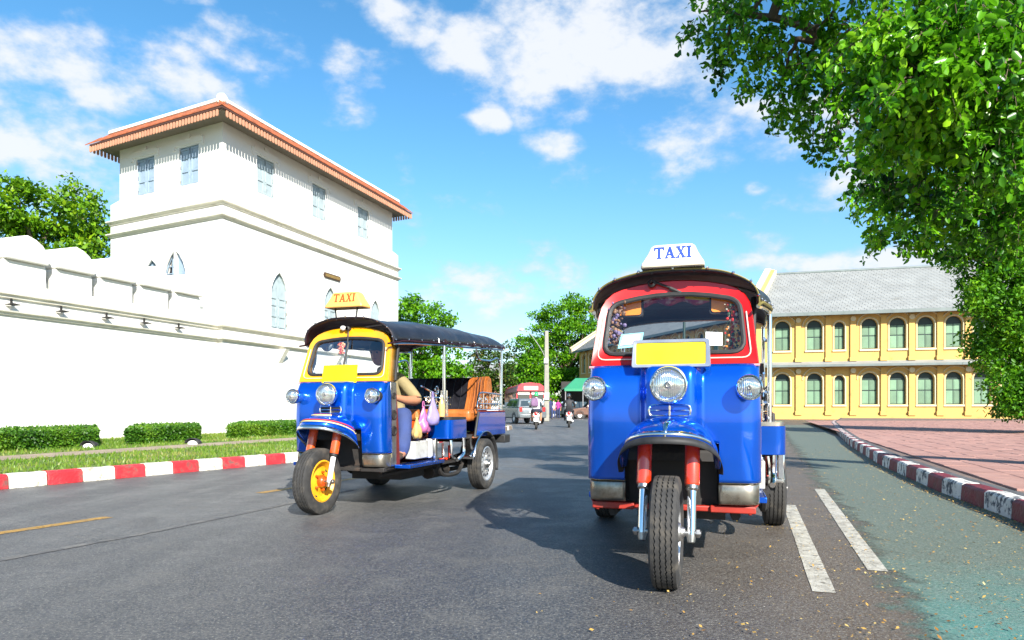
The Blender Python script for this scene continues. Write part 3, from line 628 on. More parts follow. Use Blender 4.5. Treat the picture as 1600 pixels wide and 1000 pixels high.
# shutters
M_shut = mat('pale blue shutter paint', (.25, .33, .41), .6, var=.08, scale=3, dirt=(.15, .21, .28), dscale=5)
M_shut2 = mat('faded grey green shutter paint', (.31, .375, .395), .65, var=.08, scale=3, dirt=(.2, .25, .26), dscale=5)
M_void = mat('dark interior', (.012, .014, .02), .9)
def shutter_window(F, op, m, hood=True, gothic=False, leaf_open=False):
    u0, u1 = op[0][0], op[-1][0]; zb = op[0][1]; zt = max(z for _, z in op); w = u1 - u0; uc = (u0 + u1) / 2; zs = op[1][1]
    mb = MB(); mb.tube([F.p(u, -.06, z) for u, z in op] + [F.p(u0, -.06, zb)], .028, 4); win = mb.build('window', m, tower, smooth=False)
    for sgn in (0, 1):
        if leaf_open and sgn == 1: continue
        half = [(u, z) for u, z in op if (u <= uc + 1e-3 if sgn == 0 else u >= uc - 1e-3)]
        g = .012 * (-1 if sgn == 0 else 1)
        poly = half + [(uc, zb)] if sgn == 0 else [(uc, zb)] + half
        poly = [(uc + g if abs(u - uc) < 1e-3 else u, z) for u, z in poly]
        mb = MB(); F.plate(mb, poly, -.12, -.07)
        a, b = (u0, uc) if sgn == 0 else (uc, u1); a += .05; b -= .04
        zz = [zb + .05, zb + (zs - zb) * .36, zb + (zs - zb) * .70, zs - .04]
        for k in range(3 if not gothic else 3):       # raised rails round recessed panels
            F.rect(mb, a, b, zz[k], zz[k] + .045, -.07, -.045)
        F.rect(mb, a, b, zz[3] - .045, zz[3], -.07, -.045); F.rect(mb, a, a + .04, zb + .04, zs - .04, -.07, -.046); F.rect(mb, b - .04, b, zb + .04, zs - .04, -.07, -.046)
        mb.build('shutter_leaf', m, win, smooth=False)
        mb = MB(); hu = u0 + .02 if sgn == 0 else u1 - .02
        for zc in (zb + .15, (zb + zs) / 2, zs - .12): F.rect(mb, hu - .02, hu + .02, zc - .05, zc + .05, -.05, -.03)
        mb.build('hinge', M_steel, win, smooth=False)
    if leaf_open:
        mb = MB(); F.plate(mb, op, -.155, -.15); mb.build('dark_opening', M_void, win, smooth=False)
        mb = MB()
        for k in range(5): F.rect(mb, uc + .02, u1 - .03, zb + .9 + k * .22, zb + .93 + k * .22, -.12, -.09)
        F.rect(mb, (uc + u1) / 2 - .015, (uc + u1) / 2 + .015, zb + .1, zt - .25, -.12, -.09); mb.build('glazing_bars', M_shut, win, smooth=False)
        mb = MB(); F.plate(mb, [(uc - .02, zb), (uc - .02, zt + .05), (uc + .02, zt + .05), (uc + .02, zb)], -.1, .05); mb.build('shutter_leaf', M_white, win, smooth=False)
    if hood and not gothic:     # flat plaster hood moulding with a raised key
        mb = MB(); F.rect(mb, u0 - .16, u1 + .16, zt + .05, zt + .24, 0, .035); F.rect(mb, u0 - .26, u0 - .16, zt - .06, zt + .17, 0, .035); F.rect(mb, u1 + .16, u1 + .26, zt - .06, zt + .17, 0, .035)
        F.rect(mb, uc - .1, uc + .1, zt + .2, zt + .33, 0, .05); mb.build('hood_moulding', M_white, win, smooth=False)
        mb = MB(); F.rect(mb, u0 - .05, u1 + .05, zb - .07, zb - .01, 0, .05); mb.build('sill', M_white, win, smooth=False)
    else:
        mb = MB(); F.ring(mb, op, .03, .012); mb.build('arch_moulding', M_white, win)
        mb = MB()
        for k in range(4):
            for s_ in (-1, 1): F.rect(mb, (u0 - .22 if s_ < 0 else u1 + .06), (u0 - .06 if s_ < 0 else u1 + .22), zb + .35 + k * .26, zb + .46 + k * .26, 0, .012)
        mb.build('quoin', M_white, win, smooth=False)
for op in ops_up_R: shutter_window(FR, op, M_shut2)
for op in ops_up_L: shutter_window(FL, op, M_shut)
for op in ops_lo_R: shutter_window(FR2, op, M_shut2, gothic=True)
shutter_window(FL2, ops_lo_L[0], M_shut, gothic=True, leaf_open=True); shutter_window(FL2, ops_lo_L[1], M_shut, gothic=True)
# plaque and bracket
mb = MB(); uq = [tR(501) + .1, tR(527) + .1]; FR2.plate(mb, [(uq[0], 5.72), (uq[0] + .05, 5.81), (uq[1] - .05, 5.81), (uq[1], 5.72), (uq[1] - .05, 5.63), (uq[0] + .05, 5.63)], .0, .05)
pq = mb.build('plaque', mat('dark wooden plaque', (.05, .025, .012), .5), tower, smooth=False); mb = MB(); FR2.rect(mb, uq[0] + .08, uq[1] - .08, 5.665, 5.775, .05, .056); mb.build('plaque_field', mat('tarnished gold plaque field', (.34, .21, .06), .4, .5, var=.5, scale=30), pq, smooth=False)
ub = tR(434) + .1; mb = MB(); mb.prism([FR2.p(ub - .1, .0, 2.82), FR2.p(ub - .1, .30, 2.82), FR2.p(ub - .1, 0, 2.36)], FR2.U * .2); mb.build('bracket', M_cornice, tower, smooth=False)
ub = tR(520) + .1; mb = MB(); mb.prism([FR2.p(ub - .1, .0, 2.82), FR2.p(ub - .1, .30, 2.82), FR2.p(ub - .1, 0, 2.36)], FR2.U * .2); mb.build('bracket', M_cornice, tower, smooth=False)

# ------------------------------------------------------------------ rampart wall to the left
WN = -14.92; wallr = empty('rampart_wall', (n19.x * WN + u19.x * 15, n19.y * WN + u19.y * 15, 0), fixed=True, label='long white crenellated rampart wall left of the tower', cat='wall')
FW = Facade((n19.x * WN, n19.y * WN, 0), u19, n19); cs = Vector((c_.x, c_.y, 0)).dot(u19); S0, S1 = 1.0, cs + .05
mb = MB()
def wall_prof(prof, name, m):
    mb = MB(); mb.loft([[FW.p(s, d, z) for d, z in prof] for s in (S0, S1)]); return mb.build(name, m, wallr, smooth=False)
wall_prof([(0, 0), (0, 2.84), (-.02, 3.55), (-1.3, 3.55), (-1.3, 0)], 'wall_body', M_white)
for a, b in ((2.84, 2.96), (3.2, 3.34)):
    h = b - a; wall_prof([(-.01, a), (.05, a + .1 * h), (.06, a + .4 * h), (.11, a + .6 * h), (.12, b - .02), (-.01, b)], 'cornice', M_cornice)
def mer_prof(w, z0, z1, zt, pt=.30):
    h = w / 2; return [(-h, z0), (-h, z1), (-h * .90, z1 + (zt - z1) * .36), (-h * .68, z1 + (zt - z1) * .66), (-h * .36, z1 + (zt - z1) * .88), (0, zt), (h * .36, z1 + (zt - z1) * .88), (h * .68, z1 + (zt - z1) * .66), (h * .90, z1 + (zt - z1) * .36), (h, z1), (h, z0)]
def place_mer(s):
    mb = MB(); pr = [(-.49, 3.55), (-.49, 3.98), (-.46, 4.06), (.46, 4.06), (.49, 3.98), (.49, 3.55)]
    mb.loft([[FW.p(s + a, d, z) for a, z in pr] for d in (-.09, -.95)]); base_ = mb.build('merlon', M_white, wallr, smooth=False, bevel=.03)
    mb = MB(); pr = mer_prof(.98, 4.06, 4.18, 4.64); mb.loft([[FW.p(s + a, d, z) for a, z in pr] for d in (.025, -1.0)]); mb.build('merlon_cap', M_white, base_, smooth=False, bevel=.04)
    mb = MB(); q = [(s + .56, 3.56), (s + .56, 3.80), (s + .63, 3.86), (s + .69, 3.82), (s + .64, 3.70)]; FW.plate(mb, q, -.6, -.3); mb.build('loophole_shade', mat('grey loophole shade', (.34, .35, .36), .9), base_, smooth=False)  # grey wedge paints the shade in the gap between merlons
    # plaster upstand between merlons
s = (FW.O * 0 + Vector((0, 0, 0))).x
def sW(px):
    r = (px - 800) / FPX; O = FW.O; return (O.x - r * O.y) / (r * FW.U.y - FW.U.x)
for k in range(-3, 6):
    if sW(44) + k * 1.16 > S1 - .4: break
    if sW(44) + k * 1.16 > S0 + .5: place_mer(sW(44) + k * 1.16)
wall_prof([(-.30, 3.55), (-.30, 3.85), (-.80, 3.85), (-.80, 3.55)], 'parapet_kerb', M_white)
for px in (14, 92, 163, 222, 276):
    s_ = sW(px); mb = MB(); FW.rect(mb, s_ - .015, s_ + .015, 3.08, 3.2, .05, .09); mb.loft([[FW.p(s_ + a * r_, .12 + b_ * r_, z) for a, b_ in ((-1, -1), (1, -1), (1, 1), (-1, 1))] for r_, z in ((.10, 3.06), (.10, 3.075), (.03, 3.10))]); mb.build('wall_lamp', M_dark, wallr, smooth=False)

# ------------------------------------------------------------------ hedges and ground lights in the lawn
M_hedge = leafmat('clipped hedge foliage', [(.012, .055, .004), (.035, .12, .006), (.08, .19, .010), (.15, .26, .016)], .25)
M_hcore = mat('hedge inner twigs', (.020, .035, .010), .95, var=.5, scale=9)
def hedge(pxa, pxb, pxa2, pxb2, lab):
    def solve(px, dd):
        r = (px - 800) / FPX; O = n19 * dd; return (O.x - r * O.y) / (r * u19.y - u19.x)
    dn, df = -12.0, -14.5; sa, sb = solve(pxa, dn), solve(pxb, dn); ta, tb = solve(pxa2, df), solve(pxb2, df); H = .46
    c0 = n19 * dn + u19 * ((sa + sb) / 2); h = empty('hedge', (c0.x, c0.y, .145), fixed=True, label=lab, cat='hedge', group='clipped hedges below the white wall')
    F = Facade((0, 0, 0), u19, n19); mb = MB(); F.O = Vector((0, 0, 0)); pr = [(dn - .05, .15), (dn - .05, H - .05), (df + .05, H - .05), (df + .05, .15)]
    mb.loft([[F.p(s_ if d > -13 else s2, d, z) for d, z in pr] for s_, s2 in ((sa + .05, ta + .05), (sb - .05, tb - .05))]); mb.build('branches', M_hcore, h, smooth=False)
    n = int(5200 * (sb - sa)); A = []
    k = nr.rand(n); s_ = sa + (sb - sa) * nr.rand(n); d = df + (dn - df) * nr.rand(n); z = .15 + (H - .15) * nr.rand(n)
    face = nr.choice(4, n, p=[.5, .36, .07, .07]); jit = nr.normal(size=n) * .018
    z = np.where(face == 0, H + jit, z); d = np.where(face == 1, dn + jit, d); s_ = np.where(face == 2, sa + jit, s_); s_ = np.where(face == 3, sb + jit, s_)
    w_ = (s_ - sa) / (sb - sa); q_ = (dn - d) / (dn - df); s_ = (sa + (ta - sa) * q_) * (1 - w_) + (sb + (tb - sb) * q_) * w_; P = np.array(u19)[None] * s_[:, None] + np.array(n19)[None] * d[:, None]; P[:, 2] = z
    f = quads_obj('foliage', leaves(P, .05, .6, 0, up=.8), M_hedge, h); f['kind'] = 'stuff'
hedge(-260, 152, -260, 149, 'long clipped box hedge at the left edge of the photo')
hedge(196, 312, 213, 308, 'short clipped box hedge between two ground lights, middle of three')
hedge(356, 640, 374, 640, 'clipped box hedge partly behind the yellow and blue tuk-tuk')
def glight(px, py, lab):
    p = GR(px, py, .145); g = empty('ground_light', p, R(-15), label=lab, cat='ground light', group='ground lights in the lawn')
    mb = MB(); mb.lathe([(.135, 0), (.13, .04), (.08, .075), (0, .085)], (0, 0, 0), (0, 0, 1), 20); mb.build('lamp_body', M_whitep, g)
    mb = MB(); pr = [(.165 * math.cos(a), .11 * math.sin(a)) for a in [PI * i / 10 for i in range(11)]]
    mb.loft([[(x * k_, -.10 + y_, z * k_ + .02) for x, z in pr] for y_, k_ in ((0, 1), (.10, .97), (.17, .75), (.21, .3))], closed=False, caps=False); mb.build('hood', M_black, g, solid=.012)
glight(142, 699, 'white ground light with black hood beside the left hedge'); glight(304, 694, 'white ground light with black hood beside the middle hedge')

# ------------------------------------------------------------------ yellow two-storey building
M_yw = mat('yellow limewash', (.56, .355, .105), .85, var=.07, scale=.9, world_co=True, bump=.15, bscale=8, dirt=(.42, .25, .075), dscale=1.4)
M_cream = mat('cream stucco trim', (.62, .54, .34), .8, var=.06, scale=2)
M_gshut = mat('sage green shutters', (.13, .23, .145), .6, var=.12, scale=1.5, orand=.28)
M_gframe = mat('dark green frames', (.008, .028, .022), .5)
M_groof = mat('grey roof tiles', (.235, .245, .24), .7, var=.12, scale=1.0, dirt=(.17, .17, .155), dscale=.8)
M_gut2 = mat('grey green gutter', (.14, .17, .165), .5, var=.15, scale=2)
b0 = Vector((9.0, 94.0, 0)); b1 = Vector((19.95, 57.6, 0)); b2 = Vector((46, 50.2, 0)); EVZ = 8.45
def building(name, A, B, lab, ops_s, widths, rake_left, ridge_back=6.5, ridge_h=4.2, rake_w=.5, skew=0.0, hip=0.0):
    L_ = (B - A).length; U = (B - A).normalized(); Nn = Vector((U.y, -U.x, 0)); g = empty(name, A, fixed=True, label=lab, cat='building'); F = Facade(A, U, Nn)
    mb = MB(); rows = ((.0, 4.2, 1.19, 3.12), (4.45, 8.3, 5.55, 7.38)); wins = []
    for z0, z1, zb, zs in rows:
        ops = [opening(s, w, zb, zs, 'round') for s, w in zip(ops_s, widths)]
        ed = [0] + [(ops[i][-1][0] + ops[i + 1][0][0]) / 2 for i in range(len(ops) - 1)] + [L_]
        for i, op in enumerate(ops): F.bay(mb, ed[i], ed[i + 1], z0, z1, op, .3); wins.append((op, (ed[i], ed[i + 1])))
    F.rect(mb, 0, L_, 4.2, 4.45, -.3, .002)
    mb.add([F.p(0, 0, 0), F.p(0, 0, 8.3), F.p(0, -ridge_back, 8.3 + ridge_h), F.p(0, -2 * ridge_back, 8.3), F.p(0, -2 * ridge_back, 0)], [(0, 1, 2, 3, 4)])
    mb.add([F.p(L_, 0, 0), F.p(L_, 0, 8.3)] + ([] if hip else [F.p(L_, -ridge_back, 8.3 + ridge_h)]) + [F.p(L_, -2 * ridge_back, 8.3), F.p(L_, -2 * ridge_back, 0)], [tuple(range(4 if hip else 5))])
    mb.add([F.p(0, -2 * ridge_back, 0), F.p(0, -2 * ridge_back, 8.3), F.p(L_, -2 * ridge_back, 8.3), F.p(L_, -2 * ridge_back, 0)], [(0, 1, 2, 3)])
    mb.build('wall', M_yw, g, smooth=False)
    for op, (e0, e1) in wins:
        u0, u1 = op[0][0], op[-1][0]; zb, zs = op[0][1], op[1][1]; uc = (u0 + u1) / 2; w = u1 - u0
        mb = MB(); F.plate(mb, op, -.29, -.24); win = mb.build('window', M_gframe, g, smooth=False)
        for a, b in ((u0 + .05, uc - .03), (uc + .03, u1 - .05)):
            h = (zs - zb) / 2
            for k in range(2):
                mb = MB(); zz0 = zb + .06 + k * h * 1.12; zz1 = zb + h * (1.12 if k == 0 else 2.0) - .03
                F.rect(mb, a, b, zz0, zz1, -.24, -.215); F.rect(mb, a + .08, b - .08, zz0 + .08, zz1 - .08, -.215, -.205); mb.build('pane', M_gshut, win, smooth=False)
        mb = MB(); oo = opening(uc, w + .14, zb, zs, 'round', 13); mb.tube([F.p(u, .02, z) for u, z in oo], .06, 4); mb.build('arch_trim', M_cream, win, smooth=False)
        mb = MB(); F.rect(mb, u0 - .15, u1 + .15, zb - .16, zb - .02, -.02, .10); mb.build('sill', M_cream, win, smooth=False)
        if w > .9:
            mb = MB(); oo = opening(uc + .1, w + .85, zs - .1, zs + .02, 'round', 13); mb.tube([F.p(u, .03, z) for u, z in oo[1:-1]], .045, 4); mb.build('outer_arch', M_cream, win, smooth=False)
    k = 0
    for i in range(len(ops_s) - 1):
        um = (ops_s[i] + widths[i] / 2 + ops_s[i + 1] - widths[i + 1] / 2) / 2
        for z0, z1 in ((.35, 4.1), (4.62, 8.2)):
            mb = MB(); F.rect(mb, um - .2, um + .2, z0, z1, -.02, .14); F.rect(mb, um - .25, um + .25, z0 - .02, z0 + .3, -.02, .2); mb.build('pilaster', M_yw, g, smooth=False)
            if i % 2 == 0:
                mb = MB(); c = F.p(um, .15, z1 - .25); mb.lathe([(.20, 0), (.20, .05), (.13, .05)], c, F.N, 14, caps=True); mb.build('vent_roundel', M_cream, g)
    mb = MB(); mb.loft([[F.p(s_, d, z) for d, z in ((-.02, 4.62), (.85, 4.30), (.85, 4.20), (.78, 4.18), (-.02, 4.3))] for s_ in (-.1, L_ + .1)]); mb.build('string_canopy', M_groof, g, smooth=False)
    mb = MB(); mb.loft([[F.p(s_, d, z) for d, z in ((.84, 4.34), (.95, 4.34), (.95, 4.16), (.84, 4.16))] for s_ in (-.1, L_ + .1)]); mb.build('gutter', M_gut2, g, smooth=False)
    mb = MB(); F.rect(mb, 0, L_, 0, .34, -.02, .12); mb.build('plinth', M_yw, g, smooth=False)
    # roof slopes with raised tile courses
    ed_ = .9; rh = 8.3 + ridge_h; HP = lambda d: 1 - min(1, abs(d + ridge_back) / (ridge_back + ed_)); SK = lambda d: skew * (ed_ - d) if d > -ridge_back - .01 else skew * (ed_ + ridge_back) * 1.0
    mb = MB(); mb.loft([[F.p(s_ + (SK(d) if s_ < 1 else -hip * HP(d)), d, z) for d, z in ((ed_, 8.28), (ed_, 8.42), (-ridge_back, rh + .18), (-2 * ridge_back - ed_, 8.42), (-2 * ridge_back - ed_, 8.28), (-ridge_back, rh))] for s_ in (-.35, L_ + .35)]); roof = mb.build('roof', M_groof, g, smooth=False)
    mb = MB(); nrows = 26; sl = Vector((ed_, 8.42)); slr = Vector((-ridge_back, rh + .18)); tw = .42; dv = (slr - sl) / nrows
    for r_ in range(nrows):
        a = sl + dv * r_; b = sl + dv * (r_ + 1.1); s_ = -.3 + SK(a.x) + (tw / 2 if r_ % 2 else 0)
        while s_ < L_ - hip * HP(a.x):
            e = s_ + tw * .94; t = .05
            mb.add([F.p(s_, a.x, a.y + t), F.p(e, a.x, a.y + t), F.p(e, b.x, b.y + .012), F.p(s_, b.x, b.y + .012), F.p(s_, a.x, a.y), F.p(e, a.x, a.y)], [(0, 1, 2, 3), (4, 5, 1, 0)]); s_ += tw
    t_ = mb.build('roof_tiles', M_groof, roof, smooth=False); t_['kind'] = 'stuff'
    mb = MB(); mb.loft([[F.p(s_, d, z) for d, z in ((ed_ - .02, 8.2), (ed_ + .16, 8.2), (ed_ + .16, 8.46), (ed_ - .02, 8.46))] for s_ in (-.35, L_ + .35)]); mb.build('gutter', M_gut2, roof, smooth=False)
    mb = MB(); mb.tube([F.p(-.3 + SK(-ridge_back), -ridge_back, rh + .22), F.p(L_ + .3 - hip, -ridge_back, rh + .22)], .14, 8); mb.build('ridge', M_gut2, roof)
    if rake_left:     # gable coping
        for m_, (x0, x1, h0, h1) in ((M_cream, (-.95, -.45, -.1, .62)), (M_yw, (-.45, -.15, -.1, .50)), (M_cream, (-.15, .02, -.1, .40))):
            mb = MB(); pr = [(ed_ + .2, 8.35), (-ridge_back, rh + .15), (-2 * ridge_back - ed_, 8.35)]
            for i in range(2):
                (d0, z0), (d1, z1) = pr[i], pr[i + 1]; mb.loft([[F.p(s_ + SK(d), d, z + h) for s_, h in ((x0, h0), (x1, h0), (x1, h1), (x0, h1))] for d, z in ((d0, z0), (d1, z1))])
            mb.build('gable_coping', m_, roof, smooth=False)
    return F
LA = (b1 - b0).length
building('yellow_building', b0, b1, 'receding wing of the yellow building seen past and through the red tuk-tuk windscreen', [1.5 + 2.35 * i for i in range(16)], [1.05] * 16, True, 4.6, 3.6, hip=6.5)
UB = (b2 - b1).normalized()
def sB(px): r = (px - 800) / FPX; return (b1.x - r * b1.y) / (r * UB.y - UB.x)
cB = [1222, 1272, 1311, 1358, 1402, 1446, 1490, 1534, 1578, 1622]; sBs = [sB(c) for c in cB]; sBs = [sBs[0] - (sBs[1] - sBs[0])] + sBs
sBs = [s for s in sBs if s > .8]; ws = [1.12] * len(sBs); k3 = [i for i, s in enumerate(sBs) if abs(s - sB(1311)) < .01][0]; ws[k3] = .72
building('yellow_building', b1 + UB * .02, b2, 'long yellow two-storey building with green arched shutters and grey roof on the right', [s for s in sBs if s < (b2 - b1).length - 1], ws[:len([s for s in sBs if s < (b2 - b1).length - 1])], True, 7.0, 4.5, .35, skew=.27)

# ------------------------------------------------------------------ tuk-tuks (local axes: x viewer's right from the front, y rearwards, z up; origin under the front wheel)
LET = {'T': (.8, [[(0,1),(.8,1),(.8,.72),(.72,.72),(.68,.88),(.5,.88),(.5,.1),(.6,.1),(.6,0),(.2,0),(.2,.1),(.3,.1),(.3,.88),(.12,.88),(.08,.72),(0,.72)]]),
 'A': (.85, [[(0,0),(.3,0),(.3,.1),(.22,.1),(.27,.26),(.40,.26),(.40,.38),(.31,.38),(.40,.66),(.40,1),(.34,1),(.08,.1),(0,.1)],
             [(.40,.26),(.52,.26),(.58,.1),(.5,.1),(.5,0),(.85,0),(.85,.1),(.77,.1),(.48,1),(.40,1),(.40,.66),(.49,.38),(.40,.38)]]),
 'X': (.8, [[(0,1),(.34,1),(.34,.9),(.29,.9),(.42,.66),(.54,.9),(.48,.9),(.48,1),(.78,1),(.78,.9),(.68,.9),(.48,.54),(.7,.1),(.8,.1),(.8,0),(.44,0),(.44,.1),(.5,.1),(.38,.36),(.24,.1),(.3,.1),(.3,0),(0,0),(0,.1),(.1,.1),(.32,.47),(.1,.9),(0,.9)]]),
 'I': (.4, [[(0,1),(.4,1),(.4,.9),(.3,.9),(.3,.1),(.4,.1),(.4,0),(0,0),(0,.1),(.1,.1),(.1,.9),(0,.9)]])}
def tyre(o, w, Ro, Ri, seg=110):
    """tyre about the x axis with zigzag tread grooves; rings run across the section"""
    o = Vector(o); h = w / 2; gx = [-.56, -.19, .19, .56]; prof = [(Ri, -.72), (Ri + .012, -.84), (Ri + (Ro - Ri) * .35, -1.0), (Ri + (Ro - Ri) * .62, -1.02), (Ro - .020, -.95), (Ro - .010, -.89), (Ro - .005, -.84)]
    for g in gx: prof += [(Ro - .001, g - .055), (Ro - .009, g - .045), (Ro - .009, g + .045), (Ro - .001, g + .055)]
    prof += [(Ro - .005, .84), (Ro - .010, .89), (Ro - .020, .95), (Ri + (Ro - Ri) * .62, 1.02), (Ri + (Ro - Ri) * .35, 1.0), (Ri + .012, .84), (Ri, .72)]
    rings = []; n = len(prof)
    for j in range(seg):
        a = 2 * PI * j / seg; zz = .075 if j % 2 else -.075; ring = []
        for k, (r, x) in enumerate(prof):
            if 7 <= k < n - 7: x += zz * .55
            if k in (4, 5, n - 6, n - 5) and j % 2: r -= .007
            ring.append(o + Vector((x * h, math.cos(a) * r, math.sin(a) * r)))
        rings.append(ring)
    rings.append(rings[0]); mb = MB(); mb.loft(rings, closed=False); return mb
def wheel(root, o, w, Ro, Ri, m_rim, kind, side=1, m_hub=None):
    t = tyre(o, w, Ro, Ri); wh = t.build('wheel', M_tyre, root, ang=25); o = Vector(o); h = w / 2; mb = MB()
    if kind == 'front':
        for s_ in (-1, 1):
            mb.lathe([(Ri + .008, .80 * h), (Ri - .004, .84 * h), (Ri - .010, .70 * h), (Ri - .022, .45 * h), (Ri - .032, .18 * h), (Ri * .66, .10 * h), (Ri * .5, .20 * h), (Ri * .42, .34 * h), (.02, .36 * h)], o, (s_, 0, 0), 40)
    else:
        for s_ in (-1, 1):
            mb.lathe([(Ri + .008, .80 * h), (Ri - .002, .86 * h), (Ri - .012, .78 * h), (Ri - .020, .50 * h), (Ri * .84, .38 * h), (Ri * .78, .50 * h), (Ri * .56, .62 * h), (Ri * .44, .52 * h), (Ri * .36, .62 * h), (.02, .66 * h)], o, (s_, 0, 0), 40)
    rim = mb.build('rim', m_rim, wh); mb = MB()
    ns, rr_, xo = (5, Ri * .80, .14) if kind == 'front' else (14, Ri * .70, .60)
    for k in range(ns):
        a = 2 * PI * (k + .5) / ns; c = o + Vector((side * xo * h, math.cos(a) * rr_, math.sin(a) * rr_)); e = Vector((0, -math.sin(a), math.cos(a))); f = Vector((0, math.cos(a), math.sin(a)))
        s1, s2 = (.017, .013) if kind == 'front' else (.010, .014)
        q = [c + e * (s1 * math.cos(b)) + f * (s2 * math.sin(b)) for b in [2 * PI * i / 10 for i in range(10)]]; mb = MB(); mb.loft([[p - Vector((side * .02, 0, 0)) for p in q], [p + Vector((side * .0035, 0, 0)) for p in q]]); mb.build('rim_slot', M_void, wh, smooth=False)  # dark disc stands for the shade in a slot that is not cut
    mb = MB()
    mb.lathe([(Ri * .30, .2 * h), (Ri * .30, .8 * h), (Ri * .24, 1.0 * h), (Ri * .16, 1.05 * h), (Ri * .12, 1.3 * h), (.005, 1.32 * h)], o, (side, 0, 0), 20)
    for k in range(5):
        a = 2 * PI * k / 5; c = o + Vector((side * .36 * h, math.cos(a) * Ri * .46, math.sin(a) * Ri * .46)); mb.lathe([(.010, 0), (.010, .022), (.003, .026)], c, (side, 0, 0), 6, caps=True)
    mb.build('hub', m_hub or M_steel, wh); return wh
def headlamp(root, c, r, name, shell, m_shell, yaw=0):
    c = Vector(c); ax = Vector((math.sin(yaw), -math.cos(yaw), 0)); mb = MB()
    mb.lathe([(.012, -shell), (r * .45, -shell * .96), (r * .8, -shell * .62), (r * .97, -shell * .25), (r * .97, -.006)], c, ax, 28); L_ = mb.build(name, m_shell, root)
    mb = MB(); mb.lathe([(r * .96, -.03), (r * 1.02, -.02), (r * 1.04, .0), (r * 1.0, .014), (r * .93, .018), (r * .89, .008), (r * .90, -.004)], c, ax, 36); mb.build('bezel', M_chrome, L_)
    mb = MB(); mb.lathe([(r * .90, .002), (r * .82, .012), (r * .6, .022), (r * .3, .028), (.004, .030)], c, ax, 36); mb.build('lens', M_lens, L_)
    mb = MB(); mb.lathe([(r * .20, .024), (r * .20, .034), (r * .13, .037), (r * .09, .030), (.003, .030)], c, ax, 18); mb.build('bulb_cap', M_steel, L_)
    return L_
def scroll(c, r, turns, a0, sgn, pl=(0, 1, 0)):
    c = Vector(c); out = []
    for i in range(22):
        t = i / 21; a = a0 + sgn * t * turns * 2 * PI; q = r * (1 - .72 * t); out.append(c + Vector((0, math.cos(a) * q, math.sin(a) * q)))
    return out
def tuktuk(cfg, loc, th, label):
    root = empty('tuk_tuk', (*loc, 0), -th, label=label, cat='tuk-tuk', group='tuk-tuk taxis on the road'); yel = cfg == 'y'
    Mf = M_yel if yel else M_red; DZ = 0 if yel else -.055
    wheel(root, (0, 0, .275), .135, .275, .168 if yel else .175, M_yrim if yel else M_silver, 'front', 1, M_orange if yel else None)
    # front fork
    for s_ in (-1, 1):
        ax = Vector((s_ * .118, -.012, .275)); up = Vector((0, .30, .95)).normalized(); br = ax + up * .235; tp = ax + up * .50; mb = MB()
        mb.tube([br, br + up * .01, tp], [.034, .037, .037], 18); f = mb.build('fork', M_orange if yel else M_redfork, root)
        mb = MB(); mb.tube([ax - up * .02, ax + up * .02, br], [.018, .022, .022], 14); mb.build('damper', M_whitep if yel else M_chrome, f)
        mb = MB(); mb.tube([br - up * .028, br - up * .018, br - up * .008, br + up * .012], [.024, .031, .029, .034], 16); mb.build('collar', M_black if yel else M_steel, f)
        mb = MB(); mb.tube([ax - up * .045, ax - up * .01], [.017, .024], 12); mb.tube([ax - Vector((s_ * .045, 0, 0)), ax + Vector((s_ * .045, 0, 0))], .013, 10); mb.tube([ax + Vector((s_ * .024, 0, 0)), ax + Vector((s_ * .040, 0, 0))], .022, 6); mb.build('axle_end', M_steel, f)
    # body shell below the windscreen
    yf, HW, rc = .31, .445, .07; fl = HW - rc; arc = PI / 2 * rc
    def plan(s_):
        a = abs(s_); sg = 1 if s_ >= 0 else -1
        if a <= fl: return s_, yf, 0
        if a <= fl + arc: t = (a - fl) / rc; return sg * (fl + rc * math.sin(t)), yf + rc * (1 - math.cos(t)), 1
        return sg * HW, yf + rc + (a - fl - arc), 1
    def sm(t): t = max(0, min(1, t)); return t * t * (3 - 2 * t)
    def shell_f(s_, z):
        x, y, c = plan(s_); k = 1 - sm((abs(x) - .105) / .055); low = sm((z - .70) / .12)
        y -= (.075 * k * (.45 + .55 * sm((1.11 - z) / .07 + .35))) * low; y -= .020 * math.sin(PI * min(1, max(0, (z - .49) / .62))) * (1 if not c else .6)
        y += .045 * sm((z - 1.02) / .12) * (1 - k * .7) ; w_ = 1 - .018 * sm((z - .8) / .31) + .0
        return Vector((x * w_, y, z))
    smax = fl + arc + .07; us = sorted(set([round(q, 4) for q in lin(-smax, smax, 66)] + [-.245, .245])); zs_ = lin(.492, 1.108, 34)
    arch = lambda s_, z: not (abs(s_) < .243 and z < .70)
    mb = MB(); mb.grid(shell_f, us, zs_, arch); body = mb.build('body_panel', M_blue, root, solid=.012, soff=1, ang=50)
    mb = MB()      # painted coachline and polished edge along the bottom of the panels
    for s_ in (-1, 1): mb.tube([shell_f(s_ * q, .494) + Vector((0, -.004, 0)) for q in lin(.245, smax, 16)], .006, 6)
    mb.build('coachline', mat('cream coachline', (.75, .62, .28), .4), body)
    mb = MB()
    for s_ in (-1, 1): mb.tube([shell_f(s_ * (smax - .006), z) + Vector((s_ * .002, .004, 0)) for z in lin(.45, 1.10, 8)], .005, 6)
    mb.build('side_coachline', mat('cream coachline', (.75, .62, .28), .4), body)
    if yel:
        mb = MB()
        for s_ in (-1, 1): mb.tube([shell_f(s_ * q, .512) + Vector((0, -.003, 0)) for q in lin(.25, smax - .03, 14)] + [shell_f(s_ * (smax - .03), z) + Vector((s_ * .002, -.002, 0)) for z in lin(.53, 1.08, 8)], .0045, 5)
        for s_ in (-1, 1): mb.tube([shell_f(s_ * q, 1.088) + Vector((0, -.004, 0)) for q in lin(.17, fl, 8)], .005, 5)
        mb.build('red_pinstripe', mat('scarlet pinstripe', (.55, .05, .03), .4), body)
